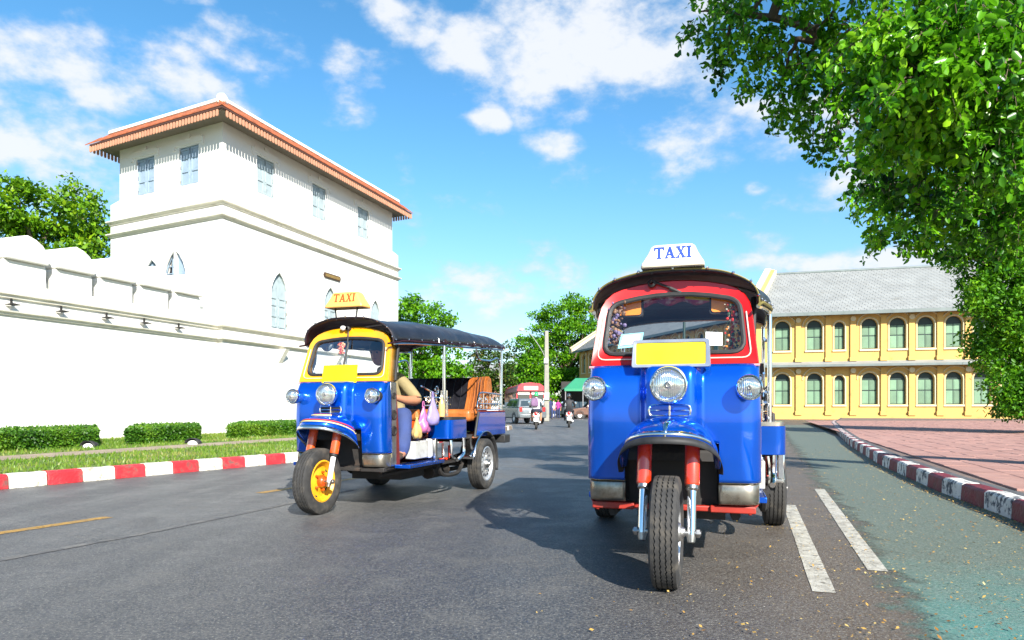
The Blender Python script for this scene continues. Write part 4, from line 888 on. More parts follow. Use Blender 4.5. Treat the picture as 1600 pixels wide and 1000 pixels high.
    # stainless skirt, red rail and side plates
    for s_ in (-1, 1):
        mb = MB(); zz = [(.372, .020), (.378, .006), (.40, -.004), (.44, -.008), (.475, -.004), (.486, .002)]
        mb.loft([[Vector((plan(s_ * q)[0] * (1 if dy > 0 else 1 - dy * .4), plan(s_ * q)[1] + dy, z)) for z, dy in zz] for q in lin(.243, smax, 16)], closed=False)
        mb.build('skirt_panel', mat('tarnished stainless', (.34, .31, .26), .3, .9, var=.25, scale=9, dirt=(.14, .10, .06), dscale=10, dlo=.48, dhi=.75), root, solid=.006, ang=50)
        mb = MB(); mb.span((s_ * HW, .43, .372), (s_ * (HW + .006), .535, 1.108)); mb.build('side_plate', M_chrome if not yel else M_steel, root, bevel=.002)
        if yel and s_ > 0:
            for zc, rr_ in ((.99, .030), (.82, .045), (.68, .045)):
                mb = MB(); mb.lathe([(rr_, 0), (rr_, .008), (rr_ * .7, .010), (rr_ * .6, .004), (.002, .004)], (HW + .006, .485, zc), (1, 0, 0), 20, caps=False); mb.build('side_reflector', M_dark, root)
    mb = MB(); mb.span((-.43, .34, .328), (-.20, .40, .366)); mb.span((.20, .34, .328), (.43, .40, .366)); mb.span((-.20, .36, .33), (.20, .40, .36))
    for s_ in (-1, 1): mb.prism([(s_ * .43, .345, .362), (s_ * .45, .38, .375), (s_ * .43, .60, .362), (s_ * .41, .60, .33), (s_ * .41, .345, .32)], (0, 0, .0) if False else (s_ * -.02, 0, 0))
    mb.build('front_crossmember', mat('dusty red crossmember paint', (.30, .02, .01), .5, var=.2, scale=7, dirt=(.10, .04, .03), dscale=9) if not yel else M_dark, root, bevel=.006)
    mb = MB(); mb.span((-.235, .42, .37), (.235, .44, .99)); mb.span((-.225, .33, .62), (-.243, .43, .70)); mb.grid(lambda x, a: Vector((x * .24, .42 - .10 * math.cos(a), .60 + .14 * math.sin(a))), lin(-1, 1, 4), lin(0, PI / 2, 6)); mb.build('wheel_well', M_dark, root, smooth=False)
    # mudguard: hooded bill over the front wheel
    def mg(t, a, out=0):
        w, l = .252, .31; x = w * math.sin(a) * t; f = math.cos(a); y = .20 - (l if f > 0 else .13) * f * t
        zr = .742 - .150 * (1 - max(0, math.cos(a))) ** 1.3 - (.02 if f < 0 else 0); zt = .838; z = zr + (zt - zr) * (1 - t ** 2.6) ** .62
        return Vector((x * (1 + out), y - out * .2 * f, z))
    mb = MB(); mb.grid(lambda a, t: mg(t, a), lin(-R(112), R(112), 45), lin(.02, 1, 20)); mgd = mb.build('mudguard', M_blue, root, solid=.008, ang=60)
    rimp = [mg(1, a) for a in lin(-R(112), R(112), 40)]; mb = MB(); mb.loft([[p + Vector((p.x * .02, -.006, .004)) for p in rimp], [p + Vector((p.x * .06, -.020 * max(0, math.cos(a)), -.030)) for p, a in zip(rimp, lin(-R(112), R(112), 40))]], closed=False)
    mb.build('mudguard_lip', M_black if not yel else M_chrome, mgd, solid=.004)
    if not yel:
        mb = MB(); mb.loft([[mg(.99, a) + Vector((0, -.004, .002)) for a in lin(-R(62), R(62), 26)], [mg(.945, a) + Vector((0, -.004, .003)) for a in lin(-R(62), R(62), 26)]], closed=False); mb.build('mudguard_trim', M_chrome, mgd, solid=.004)
        mb = MB(); q = [mg(t, 0) + Vector((0, -.006, .004)) for t in (.55, .75, .92, 1)]; mb.loft([[p + Vector((-w_, 0, 0)) for p, w_ in zip(q, (.035, .016, .008, .004))], [p + Vector((w_, 0, 0)) for p, w_ in zip(q, (.035, .016, .008, .004))]], closed=False); mb.build('chrome_arrow_badge', M_chrome, mgd, solid=.006)
    else:
        for tt_, m_ in ((.93, 'cream coachline'), (.88, 'scarlet pinstripe'), (.60, 'cream coachline'), (.54, 'scarlet pinstripe')):
            mb = MB(); lim = 112 if tt_ > .7 else 40; mb.tube([mg(tt_, a) + Vector((0, -.003, .003)) for a in lin(-R(lim), R(lim), 36)], .005, 5); mb.build('coachline', MATS[m_], mgd)
    # headlamps and grille badge
    hl = headlamp(root, (0, .125, .998), .093, 'headlight', .11, M_blue); 
    for s_ in (-1, 1):
        headlamp(root, (s_ * .392, .205, .985), .064, 'side_lamp', .15 if yel else .10, (M_black if s_ > 0 else M_chrome) if yel else M_chrome)
        mb = MB(); mb.tube([(s_ * .39, .25, .985), (s_ * .41, .33, .975)], .016, 8); mb.build('lamp_bracket', M_chrome, root)
    mb = MB(); gy = .192
    for zc, hh in ((.868, .028),):
        lp = rpoly([(-.105, zc - hh), (.105, zc - hh), (.105, zc + hh), (-.105, zc + hh)], .024); mb.tube([(x, gy, z) for x, z in lp], .006, 6, closed=True)
    mb.tube([(-.10, gy, .868), (.10, gy, .868)], .005, 6); mb.tube([(0, gy, .84), (0, gy, .896)], .006, 6)
    gb = mb.build('grille_badge', M_chrome, root); mb = MB(); mb.span((-.098, gy + .004, .845), (.098, gy + .02, .891)); mb.build('grille_back', M_blue if not yel else M_black, gb, smooth=False)
    # windscreen surround
    def lean(z): return .375 + (z - 1.11) * .34
    T = 1.555 + DZ * .3; outer = rpoly([(-.447, 1.112), (.447, 1.112), (.405, T - .02), (-.405, T - .02)], [.012, .012, .12, .12]); inner = rpoly([(-.378, 1.180), (.378, 1.180), (.352, T - .085), (-.352, T - .085)], [.075, .075, .06, .06])
    def arch_(lp, h, w): return [(x, z + (h * max(0, 1 - (x / w) ** 2) * sm((z - 1.3) / .14))) for x, z in lp]
    outer = arch_(outer, .085, .42); inner = arch_(inner, .045 if yel else .066, .40)
    def ring_(lp, k, dy): return [Vector((x * (1 - k * .03), lean(z) + dy, z)) for x, z in lp]
    inn2 = [((a[0] * .9 + b[0] * .1), (a[1] * .9 + b[1] * .1)) for a, b in zip(outer, inner)]
    mb = MB(); mb.loft([ring_(inner, 0, .05), ring_(inner, 0, .0), ring_(inn2, 0, -.018), ring_(outer, 0, -.006), ring_(outer, 0, .12)], caps=False)
    fr = mb.build('windscreen_surround', Mf, root, ang=50, solid=.004)
    mb = MB(); mb.tube([(x, lean(z) - .004, z) for x, z in inner], .014, 8, closed=True); mb.build('rubber_seal', M_black, fr)
    mid = [((a[0] * .45 + b[0] * .55), (a[1] * .45 + b[1] * .55)) for a, b in zip(outer, inner)]; npt = len(mid)
    mb = MB(); i0 = max(i for i in range(npt) if mid[i][1] >= 1.44) + 1; mo_ = [mid[(i0 + i) % npt] for i in range(npt)]; mb.tube([(x, lean(z) - .0145, z) for x, z in mo_ if z < 1.44], .0036, 5); mb.build('pinstripe', mat('pale pink pinstripe', (.80, .55, .45), .5), fr)
    mb = MB(); q = [(x, lean(z) + .008, z) for x, z in inner]; mb.add(q, [tuple(range(len(q)))]); mb.build('windscreen_glass', M_glass, fr, smooth=False)
    mb = MB(); mb.tube([(-.45, .362, 1.108), (.45, .362, 1.108)], .007, 6); mb.build('joint_moulding', mat('rose joint moulding', (.55, .25, .27), .4), fr)
    mb = MB(); zt = T + .045
    if yel: mb.tube([(-.02, lean(zt) - .03, zt), (.0, lean(1.45) - .03, 1.46)], .006, 6); mb.tube([(.003, lean(1.46) - .022, 1.47), (.0, lean(1.22) - .024, 1.235)], .0095, 6)
    else: mb.tube([(-.11, lean(zt) - .04, zt + .01), (.0, lean(zt) - .03, zt - .035)], .007, 6); mb.tube([(-.02, lean(zt) - .03, zt - .03), (.04, lean(zt) - .026, zt - .06)], .011, 6)
    mb.lathe([(.022, 0), (.022, .04), (.012, .05)], (-.02 if yel else -.12, lean(zt) - .012, zt), (0, -1, 0), 12); mb.build('wiper', M_black, fr)
    if yel:
        mb = MB(); mb.ball((-.07, lean(zt) - .04, zt + .005), .028, 12, .8); mb.build('marker_bulb', M_whitep, fr)
    # number plate
    if yel: mb = MB(); mb.prism([(-.172, .318, 1.105), (.172, .318, 1.105), (.172, .345, 1.262), (-.172, .345, 1.262)], (0, .006, 0)); pl = mb.build('number_plate', M_plate, root, smooth=False)
    else:
        mb = MB(); lp = rpoly([(-.205, 1.095), (.205, 1.095), (.197, 1.245), (-.197, 1.245)], .014, 4, 3); li = rpoly([(-.180, 1.112), (.180, 1.112), (.180, 1.228), (-.180, 1.228)], .012, 4, 3)
        y_ = lambda z, d: .255 + (z - 1.1) * .12 + d
        mb.loft([[(x, y_(z, .03), z) for x, z in lp], [(x, y_(z, .0), z) for x, z in lp], [(x, y_(z, -.006), z) for x, z in [(x * .985, 1.17 + (z - 1.17) * .96) for x, z in lp]], [(x, y_(z, -.004), z) for x, z in li], [(x, y_(z, .006), z) for x, z in li]], caps=False)
        mb.add([(x, y_(z, .03), z) for x, z in lp], [tuple(range(len(lp)))])
        pl = mb.build('plate_holder', mat('grey plate holder', (.25, .28, .35), .35, .4), root, ang=30); mb = MB(); mb.loft([[(x, y_(z, .001), z) for x, z in li], [(x, y_(z, .008), z) for x, z in li]]); mb.build('number_plate', M_plate, pl, smooth=False)
    # canopy
    yA, yB = .43, 2.98
    def cw(y): return .448 + .117 * sm((y - .30) / 1.0) + .055 * sm((y - 1.3) / 1.6)
    def ce(y): t = sm((y - .3) / .35); return 1.452 + DZ * (1 - sm((y - .3) / 2)) * .3 + .03 * t + .125 * (y - yA) / (yB - yA)
    def cc(y):
        z = 1.692 + DZ * .85 * (1 - .6 * sm((y - .3) / 2.3)) + .088 * sm((y - .3) / 1.6)
        for a, b in ((.42, 1.2), (1.2, 2.06), (2.06, 2.86)):
            if a < y < b: z -= .011 * math.sin(PI * (y - a) / (b - a)) ** .8
        return z - .085 * sm((y - 2.72) / .28) ** 1.5
    def cn(u, y, off=0):
        a = u * PI / 2; w = cw(y); e, c = ce(y), cc(y); x = w * math.copysign(abs(math.sin(a)) ** .86, a); z = e + (c - e) * abs(math.cos(a)) ** .80
        yy = y + (.045 * u * u if y < .5 else 0); ripple = .0025 * math.sin(y * 23 + u * 5) * math.cos(u * 9); return Vector((x * (1 + off * .02), yy, z + off * .01 + ripple))
    us = lin(-1, 1, 41); ys = sorted(set(lin(yA, yB, 54) + [1.19, 1.21, 2.05, 2.07]))
    mb = MB(); mb.grid(lambda u, y: cn(u, y), us, ys); can = mb.build('canopy', [M_vinyl, M_burg], root, ang=60, solid=.010, soff=-1, mo=1)
    if can.data.polygons[len(can.data.polygons) // 2].normal.z < 0: can.data.flip_normals()
    M_trim = M_burg if yel else M_olive
    for yq in (yA, yB): mb = MB(); mb.tube([cn(u, yq) for u in us], .0048, 6); mb.build('canopy_piping', M_trim, can)
    for s_ in (-1, 1):
        mb = MB(); mb.tube([cn(s_, y) + Vector((0, 0, -.006)) for y in lin(.34, yB, 20)], .009, 6); mb.build('side_piping', M_trim, can)
        mb = MB(); mb.tube([cn(s_, y) + Vector((-s_ * .012, 0, -.026)) for y in lin(.50, yB - .03, 16)], .011, 8); mb.build('roof_rail', M_chrome, root)
        for yb in (1.33, 2.06, 2.95):
            mb = MB(); p = cn(s_, yb); q = cn(s_ * .93, yb); mb.prism([p + Vector((s_ * .004, -.075, 0)), p + Vector((s_ * .004, .075 if yb < 2.9 else .01, 0)), q + Vector((s_ * .006, 0, .0))], (s_ * .004, 0, .0)); mb.build('corner_gusset', M_burg if yel else M_vinyl, can)
    r0 = MB(); r0.ball((0, 0, 0), .0085, 8); stud0 = r0.build('stud', M_chrome, can); fs = True
    for p in [cn(u, yA) + Vector((0, -.009, .004)) for u in lin(-.92, .92, 9)] + [cn(s_ * .985, y) + Vector((s_ * .006, 0, 0)) for s_ in (-1, 1) for y in lin(.5, 2.85, 13)]:
        o = stud0 if fs else stud0.copy()
        if not fs: COL.objects.link(o); o.parent = can
        fs = False; o.location = p
    for yb in (1.2, 2.06, 2.94):
        mb = MB(); mb.tube([cn(u, yb) + Vector((0, 0, -.028)) for u in lin(-.97, .97, 21)], .010, 6); mb.build('roof_bow', M_steel, root)
    # posts
    for s_ in (-1, 1):
        mb = MB(); mb.tube([(s_ * .556, 1.33, .78), (s_ * .556, 1.33, ce(1.33) - .03)], .0155, 12); mb.build('post', M_chrome, root)
        mb = MB(); mb.tube([(s_ * .600, 2.90, .80), (s_ * .602, 2.92, ce(2.92) - .02)], .0150, 12); mb.build('post', M_chrome, root)
        mb = MB(); mb.tube(bez([(s_ * .60, 2.08, ce(2.08) - .03), (s_ * .60, 2.12, ce(2.08) - .10), (s_ * .60, 2.2, ce(2.08) - .145), (s_ * .60, 2.5, ce(2.08) - .14), (s_ * .60, 2.84, ce(2.08) - .135), (s_ * .60, 2.86, .84)], 6), .010, 8); mb.build('side_frame_tube', M_chrome, root)
        mb = MB(); mb.tube([(s_ * .425, .56, 1.13), (s_ * .43, .62, 1.50)], .014, 8); mb.build('front_pillar_tube', M_black, root)
    # taxi sign
    zb, ztp = (1.785, 1.918) if yel else (1.662, 1.782); hs = .188 if yel else .168; ys_ = .47; mb = MB()
    def sr(w, d, z, r): return [(x, ys_ + y, z) for x, y in rpoly([(-w, -d), (w, -d), (w, d), (-w, d)], r, 4, 3)]
    H = ztp - zb; mb.loft([sr(hs, .085, zb, .02), sr(hs, .085, zb + .012, .02), sr(hs * .94, .078, zb + H * .25, .025), sr(hs * .80, .066, zb + H * .6, .03), sr(hs * .72, .058, zb + H * .88, .03), sr(hs * .65, .046, zb + H * .98, .03), sr(hs * .55, .03, ztp, .02)])
    sgn_ = mb.build('taxi_sign', mat('cream sign plastic' if not yel else 'amber sign plastic', (.80, .76, .62) if not yel else (.80, .45, .10), .3, coat=.6, var=.05, dirt=(.5, .33, .12) if yel else (.6, .5, .3), dscale=8, dlo=.6, dhi=.85), root, ang=50)
    mb = MB(); mb.loft([sr(hs * 1.01, .087, zb - .008, .02), sr(hs * 1.01, .087, zb + .001, .02)]); mb.build('sign_base', mat('sign base plastic', (.45, .40, .30), .5) if not yel else mat('amber sign base', (.45, .22, .05), .5), sgn_)
    mb = MB()
    for x in (-.115, .115): mb.tube([(x, ys_ - .03, zb), (x * (.85 if yel else 1), ys_ - .03, cc(ys_) - .02)], .007, 6)
    mb.build('sign_struts', M_black, sgn_)
    Mt = mat('blue sign lettering', (.015, .05, .36), .4, var=.04) if not yel else mat('orange sign lettering', (.72, .065, .01), .4, var=.04)
    sc_ = H * .56; adv = 0; txt = 'TAXI'; gap = .04; tot = sum(LET[c][0] for c in txt) + gap * 3; x0 = -tot * sc_ / 2 * .97; slope = (.085 - .058) / (H * .88)
    for ch in txt:
        mb = MB(); w_, polys = LET[ch]
        def q3(a, b, d): z = zb + H * .30 + b * sc_; yy = ys_ - .0765 + (z - zb - H * .25) * .24; return Vector((x0 + (adv + a) * sc_, yy - d, z))
        for pg in polys: mb.loft([[q3(a, b, -.006) for a, b in pg], [q3(a, b, .004) for a, b in pg]])
        mb.build('letter', Mt, sgn_, smooth=False); adv += w_ + gap
    # floor, driver's compartment
    mb = MB(); mb.span((-.43, .42, .345), (.43, 1.58, .375)); mb.span((-.40, .44, .372), (.40, .46, 1.05)); mb.build('floor', M_dark, root, smooth=False)
    mb = MB(); mb.span((-.36, 1.0, .375), (.36, 1.46, .60)); mb.build('engine_box', M_redfl, root, bevel=.01)
    mb = MB(); mb.span((-.34, .98, .60), (.34, 1.42, .68)); mb.build('driver_seat', M_blackl if not yel else M_redfl, root, bevel=.03, bseg=3)
    mb = MB(); mb.tube([(0, .50, .75), (0, .62, 1.02)], .022, 8); mb.tube(bez([(-.34, .74, 1.00), (-.22, .66, 1.03), (0, .62, 1.03), (.22, .66, 1.03), (.34, .74, 1.00)], 4), .013, 8); hb = mb.build('handlebar', M_black, root)
    mb = MB(); mb.span((-.42, .43, .99), (.42, .56, 1.07)); mb.build('dashboard', M_black, root, bevel=.02)
    # door skirt inside (red) and step
    for s_ in (-1, 1):
        mb = MB(); mb.prism([(s_ * .44, .54, .38), (s_ * .44, .54, 1.05), (s_ * .44, .555, 1.05), (s_ * .44, .60, .66), (s_ * .44, .62, .38)], (-s_ * .012, 0, 0)); mb.build('door_edge', M_redfl, root, smooth=False)
        mb = MB(); mb.span((s_ * .45, .50 if yel else .62, .352), (s_ * (.60 if yel else .50), 1.24, .384)); st = mb.build('step_board', M_blue, root, bevel=.004)
        if yel:
            mb = MB()
            for i in range(17):
                mb.lathe([(.009, 0), (.009, .004), (.005, .005)], (s_ * .60, .53 + i * .042, .368), (s_, 0, 0), 8, caps=True)
            mb.build('step_studs', M_dark, st, smooth=False)
        mb = MB(); mb.span((s_ * .40, .80, .41), (s_ * .50, 1.10, .575)); bt = mb.build('battery_box', mat('grimy white casing', (.42, .42, .39), .5, var=.1, scale=8, dirt=(.20, .16, .11), dscale=9, dlo=.5, dhi=.75), root, bevel=.008)
        mb = MB(); mb.span((s_ * .41, 1.125, .40), (s_ * .50, 1.20, .585)); mb.build('expansion_tank', M_whitep if s_ > 0 else M_silver, root, bevel=.02)
        mb = MB(); mb.span((s_ * .42, 1.24, .34), (s_ * .505, 1.29, .585)); mb.tube([(s_ * .5, 1.215, .39), (s_ * .5, 1.215, .57)], .012, 8); mb.build('battery_bracket', M_steel, root, bevel=.006)
        mb = MB(); mb.tube(bez([(s_ * .55, 1.50, .575), (s_ * .56, 1.50, .48), (s_ * .56, 1.52, .40), (s_ * .56, 1.62, .36)], 5), .016, 8); mb.tube(bez([(s_ * .60, 1.72, .575), (s_ * .60, 1.73, .46), (s_ * .60, 1.70, .40), (s_ * .59, 1.58, .355)], 5), .020, 8); mb.build('step_tube', M_chrome, root)
        mb = MB(); mb.tube([(s_ * .47, .93, .60), (s_ * .44, .93, .62), (s_ * .38, 1.15, .62)], .02, 8); mb.build('hose', M_blue if s_ > 0 else M_black, root)
    # passenger tub
    tub = MB(); tub.span((-.585, 1.46, .560), (.585, 2.90, .600)); tub.build('passenger_floor', M_dark, root, smooth=False)
    for s_ in (-1, 1):
        ow = .655 if s_ > 0 or yel else .56; lp = rpoly([(.40, 1.27), (ow, 1.27), (ow, 1.70), (.40, 1.70)], [.03, .075, .04, .02], 6, 3)
        mb = MB(); mb.loft([[(s_ * x, y, z) for x, y in lp] for z in (.580, .765)]); bx = mb.build('corner_box', M_blue, root, ang=40, bevel=.004)
        mb = MB(); mb.loft([[(s_ * (x - .005), y, z) for x, y in lp] for z in (.766, .792)]); mb.build('box_cap', M_black if yel else M_chrome, bx)
        mb = MB(); mb.prism([(s_ * .635, 2.00, .575), (s_ * .635, 2.10, .835), (s_ * .635, 2.96, .835), (s_ * .635, 2.96, .575)], (-s_ * .03, 0, 0)); sp = mb.build('side_panel', M_blue, root, bevel=.006)
        mb = MB(); mb.tube([(s_ * .625, 1.98, .57), (s_ * .625, 2.09, .84)], .016, 8); mb.build('panel_edge', M_black, sp)
        mb = MB(); mb.tube([(s_ * .62, 2.10, .845), (s_ * .62, 2.96, .845)], .009, 8); mb.build('panel_top_rail', M_redfl, sp)
        # wheel arch: chrome band over a black well
        cy, cz, ra = 2.17, .275, .365
        mb = MB(); mb.grid(lambda x, a: Vector((s_ * (.515 + .175 * x + .02 * math.sin(PI * x)), cy - math.cos(a) * ra, cz + math.sin(a) * ra * .98)), lin(0, 1, 6), lin(R(12), R(128), 24)); wa = mb.build('mudguard', M_chrome, root, solid=.006)
        mb = MB(); mb.grid(lambda x, a: Vector((s_ * (.515 + .18 * x), cy - math.cos(a) * ra, cz + math.sin(a) * ra * .98)), lin(0, 1, 6), lin(R(127), R(196), 14)); mb.build('rear_flap', M_black, wa, solid=.008)
        mb = MB(); q = [(s_ * .52, cy - math.cos(a) * ra * .97, cz + math.sin(a) * ra * .95) for a in lin(R(5), R(190), 20)]; mb.add(q, [tuple(range(20))]); mb.build('arch_inner', M_dark, wa, smooth=False, solid=.01)
        if not yel:
            mb = MB(); mb.span((s_ * .615, 1.52, .40), (s_ * .665, 1.56, .60)); mb.build('chrome_corner_strip', M_chrome, root, bevel=.01)
        wheel(root, (s_ * .635, 2.17, .275), .150, .275, .182, M_silver, 'rear', s_)
        # iron rails with scrolls
        mb = MB(); x = s_ * .605
        lp = bez([(x, 2.10, .85), (x, 2.10, .93), (x, 2.18, 1.045), (x, 2.5, 1.05), (x, 2.88, 1.04)], 5); mb.tube(lp, .010, 7); mb.tube([(x, 2.16, .93), (x, 2.9, .93)], .007, 6); mb.tube([(x, 2.12, .865), (x, 2.9, .865)], .007, 6)
        for yb in (2.3, 2.5, 2.7): mb.tube([(x, yb, .86), (x, yb, 1.045)], .006, 6)
        for yb in (2.22, 2.40, 2.60, 2.79):
            mb.tube(scroll((x, yb, .975), .052, 1.25, R(90), 1), .0055, 5); mb.tube(scroll((x, yb, .895), .030, 1.2, R(-90), -1), .005, 5)
        mb.build('arm_rail', M_chrome, root)
        mb = MB(); x = s_ * .50
        mb.tube([(x, .98, .985), (x, 1.42, .985), (x, 1.52, .985), (x, 1.54, .95), (x, 1.54, .80)], .008, 6); mb.tube([(x, .98, .905), (x, 1.46, .905)], .008, 6); mb.tube([(x, 1.0, .815), (x, 1.54, .815)], .008, 6); mb.tube([(x, 1.46, .985), (x, 1.46, .80)], .007, 6)
        mb.tube([(x, .93, 1.09), (x, 1.26, 1.02), (x, 1.30, 1.025)] + scroll((x, 1.27, 1.06), .048, 1.1, R(-60), 1), .0075, 6)
        mb.tube(scroll((x, 1.08, .955), .045, 1.0, R(200), -1)[::-1] + [(x, 1.15, .985), (x, 1.44, .90)], .0075, 6); mb.tube([(x, 1.24, .87), (x, 1.42, .94)], .0065, 6)
        mb.build('scroll_rail', M_chrome, root)
        mb = MB(); x = s_ * .30
        for zc in (.92, .99): mb.tube([(x, 1.47, zc), (s_ * .55, 1.50, zc)], .007, 6)
        for k in range(4): mb.tube([(s_ * (.34 + .06 * k), 1.48, .80), (s_ * (.34 + .06 * k), 1.48, 1.06)], .006, 6); mb.tube([p + Vector((s_ * (.34 + .06 * k), 0, 0)) for p in scroll((0, 1.485, .95), .028, 1.1, 0, 1)], .005, 5)
        mb.build('partition_grille', M_chrome, root)
    mb = MB(); mb.span((-.60, 2.93, .60), (.60, 2.97, .84)); mb.build('tail_panel', M_blue, root, smooth=False)
    mb = MB(); mb.span((-.66, 2.86, .47), (.66, 3.06, .565)); mb.build('rear_bumper', M_black, root, bevel=.01)
    mb = MB(); mb.span((-.45, 2.05, .60), (.45, 2.085, .735)); mb.build('seat_base', M_orange, root, smooth=False)
    mb = MB(); mb.span((-.55, 2.03, .735), (.55, 2.62, .87)); mb.build('seat_cushion', M_leather, root, bevel=.045, bseg=4)
    mb = MB(); pr = [(2.58, .86), (2.66, 1.02), (2.70, 1.18), (2.755, 1.245), (2.83, 1.22), (2.86, 1.10), (2.84, .86)]
    mb.loft([[(x, y - .03 * abs(x), z - .03 * (abs(x) > .5)) for y, z in pr] for x in lin(-.20, .26, 8)] if False else [[(x, y, z) for y, z in pr] for x in lin(-.585, .26, 10)]); sb_ = mb.build('seat_back', M_blackl, root, ang=50)
    mb = MB()
    for x in lin(-.5, .18, 8): mb.tube([(x, y - .006, z) for y, z in pr[:4]], .006, 5)
    mb.build('seat_pleats', M_blackl, sb_)
    mb = MB(); mb.loft([[(x, y - .02 - .22 * sm((x - .30) / .3), z) for y, z in pr] for x in lin(.265, .585, 9)]); wing = mb.build('seat_wing', M_leather if yel else M_blackl, root, ang=50)
    mb = MB()
    for x in lin(.31, .55, 5): mb.tube([(x, y - .026 - .22 * sm((x - .30) / .3), z) for y, z in pr[:4]], .005, 5)
    mb.build('seat_pleats', M_leather if yel else M_blackl, wing)
    # chassis
    mb = MB()
    for s_ in (-1, 1): mb.tube([(s_ * .33, .45, .30), (s_ * .33, 1.35, .30), (s_ * .38, 1.75, .33), (s_ * .38, 2.9, .42)], .028, 6); mb.tube(bez([(s_ * .52, 1.26, .335), (s_ * .52, 1.38, .22), (s_ * .52, 1.75, .21), (s_ * .52, 1.88, .30)], 4), .022, 6)
    mb.span((-.50, 1.28, .33), (.56, 1.66, .352)); mb.tube([(-.57, 2.17, .275), (.57, 2.17, .275)], .035, 8); mb.ball((0, 2.17, .275), .11, 14); mb.span((-.25, .95, .20), (.28, 1.45, .36)); mb.tube([(.2, 1.3, .22), (.25, 2.3, .20), (.3, 2.95, .22)], .025, 8); mb.lathe([(.07, 0), (.07, .42)], (.27, 1.55, .22), (0, 1, 0), 12, caps=True)
    mb.build('chassis', M_dark, root, smooth=False)
    mb = MB(); mb.tube([(.42, 1.60, .52), (.42, 1.60, .37), (.50, 1.52, .37)], .012, 6); mb.tube([(.48, 1.40, .37), (.48, 1.62, .37), (.48, 1.62, .50)], .010, 6); mb.build('red_brake_linkage', M_redfork, root)
    # things fixed behind the windscreen
    if not yel:
        for s_ in (-1, 1):
            mb = MB(); lp = rpoly([(-.082, -.062), (.082, -.062), (.082, .058), (-.082, .058)], .02, 4, 3); c = Vector((s_ * .275 + (.018 if s_ < 0 else 0), .56, 1.470))
            mb.loft([[c + Vector((x, y, z)) for x, z in lp] for y in (0, .05)]); vs = mb.build('sun_visor', M_black, root); mb = MB(); mb.loft([[c + Vector((x * .88, y, z * .86)) for x, z in lp] for y in (-.008, .002)]); mb.build('visor_face', mat('orange visor film', (.72, .22, .015), .5, var=.2, scale=12), vs)
        mb = MB(); mb.grid(lambda x, t: Vector((x, .56 + .16 * t, 1.575 - .075 * t - .25 * x * x + .012 * math.sin(x * 40))), lin(-.25, .26, 26), lin(0, 1, 5)); mb.build('patterned_valance', mat('plum and silver patterned cloth', (.36, .04, .13), .45, var=.4, scale=14, dirt=(.60, .50, .52), dscale=16, dlo=.50, dhi=.62), root, solid=.004)
        mb = MB(); mb.tube([(.06, .60, 1.525), (.22, .61, 1.505)], .022, 10); mb.build('rolled_cloth', mat('mustard towelling', (.55, .42, .05), .95, bump=.5, bscale=150), root)
        mb = MB(); mb.prism([(-.30, lean(1.2) + .016, 1.215), (-.17, lean(1.2) + .016, 1.225), (-.16, lean(1.30) + .016, 1.305), (-.285, lean(1.30) + .016, 1.297)], (0, .002, 0)); pa_ = mb.build('permit_sheet', mat('turquoise permit card', (.25, .62, .66), .7), root, smooth=False)
        mb = MB(); mb.prism([(-.287, lean(1.21) + .013, 1.232), (-.185, lean(1.21) + .013, 1.24), (-.178, lean(1.29) + .013, 1.295), (-.272, lean(1.29) + .013, 1.287)], (0, .002, 0)); mb.build('permit_field', mat('pink printed paper', (.72, .50, .68), .8, var=.3, scale=90), pa_, smooth=False)
        mb = MB(); mb.prism([(.175, lean(1.22) + .016, 1.222), (.262, lean(1.22) + .016, 1.218), (.262, lean(1.3) + .016, 1.292), (.175, lean(1.3) + .016, 1.298)], (0, .002, 0)); mb.build('white_tax_disc_card', mat('white card', (.8, .8, .8), .7, var=.02), root, smooth=False)
    else:
        for x, z, r_ in ((-.31, 1.475, .062), (.33, 1.49, .055)):
            mb = MB(); mb.lathe([(.002, 0), (r_ * .5, -.006), (r_, 0), (r_ * 1.1, .012), (r_ * .95, .03), (.01, .045)], (x, .60, z), (0, 1, 0), 22, caps=False); mb.build('round_mirror', M_black if x > 0 else M_chrome, root)
        mb = MB(); mb.prism([(-.33, lean(1.19) + .016, 1.205), (-.17, lean(1.19) + .016, 1.215), (-.17, lean(1.32) + .016, 1.325), (-.31, lean(1.32) + .016, 1.32)], (0, .002, 0)); mb.build('permit_sheet', mat('white card', (.8, .8, .8), .7, var=.02), root, smooth=False)
    return root
THL, THR = R(18.5), R(16.6)
TY = tuktuk('y', (-1.62, 5.87), THL, 'blue and yellow tuk-tuk with amber taxi sign and a driver, on the left')
TR_ = tuktuk('r', (.76, 3.457), THR, 'blue and red tuk-tuk with white taxi sign, parked in front')
def in_tuk(root, p): return Matrix.Translation(root.location) @ Matrix.Rotation(root.rotation_euler.z, 4, 'Z') @ Vector(p)
def set_in(o, root, p): o.location = in_tuk(root, p); o.rotation_euler = root.rotation_euler.copy(); return o
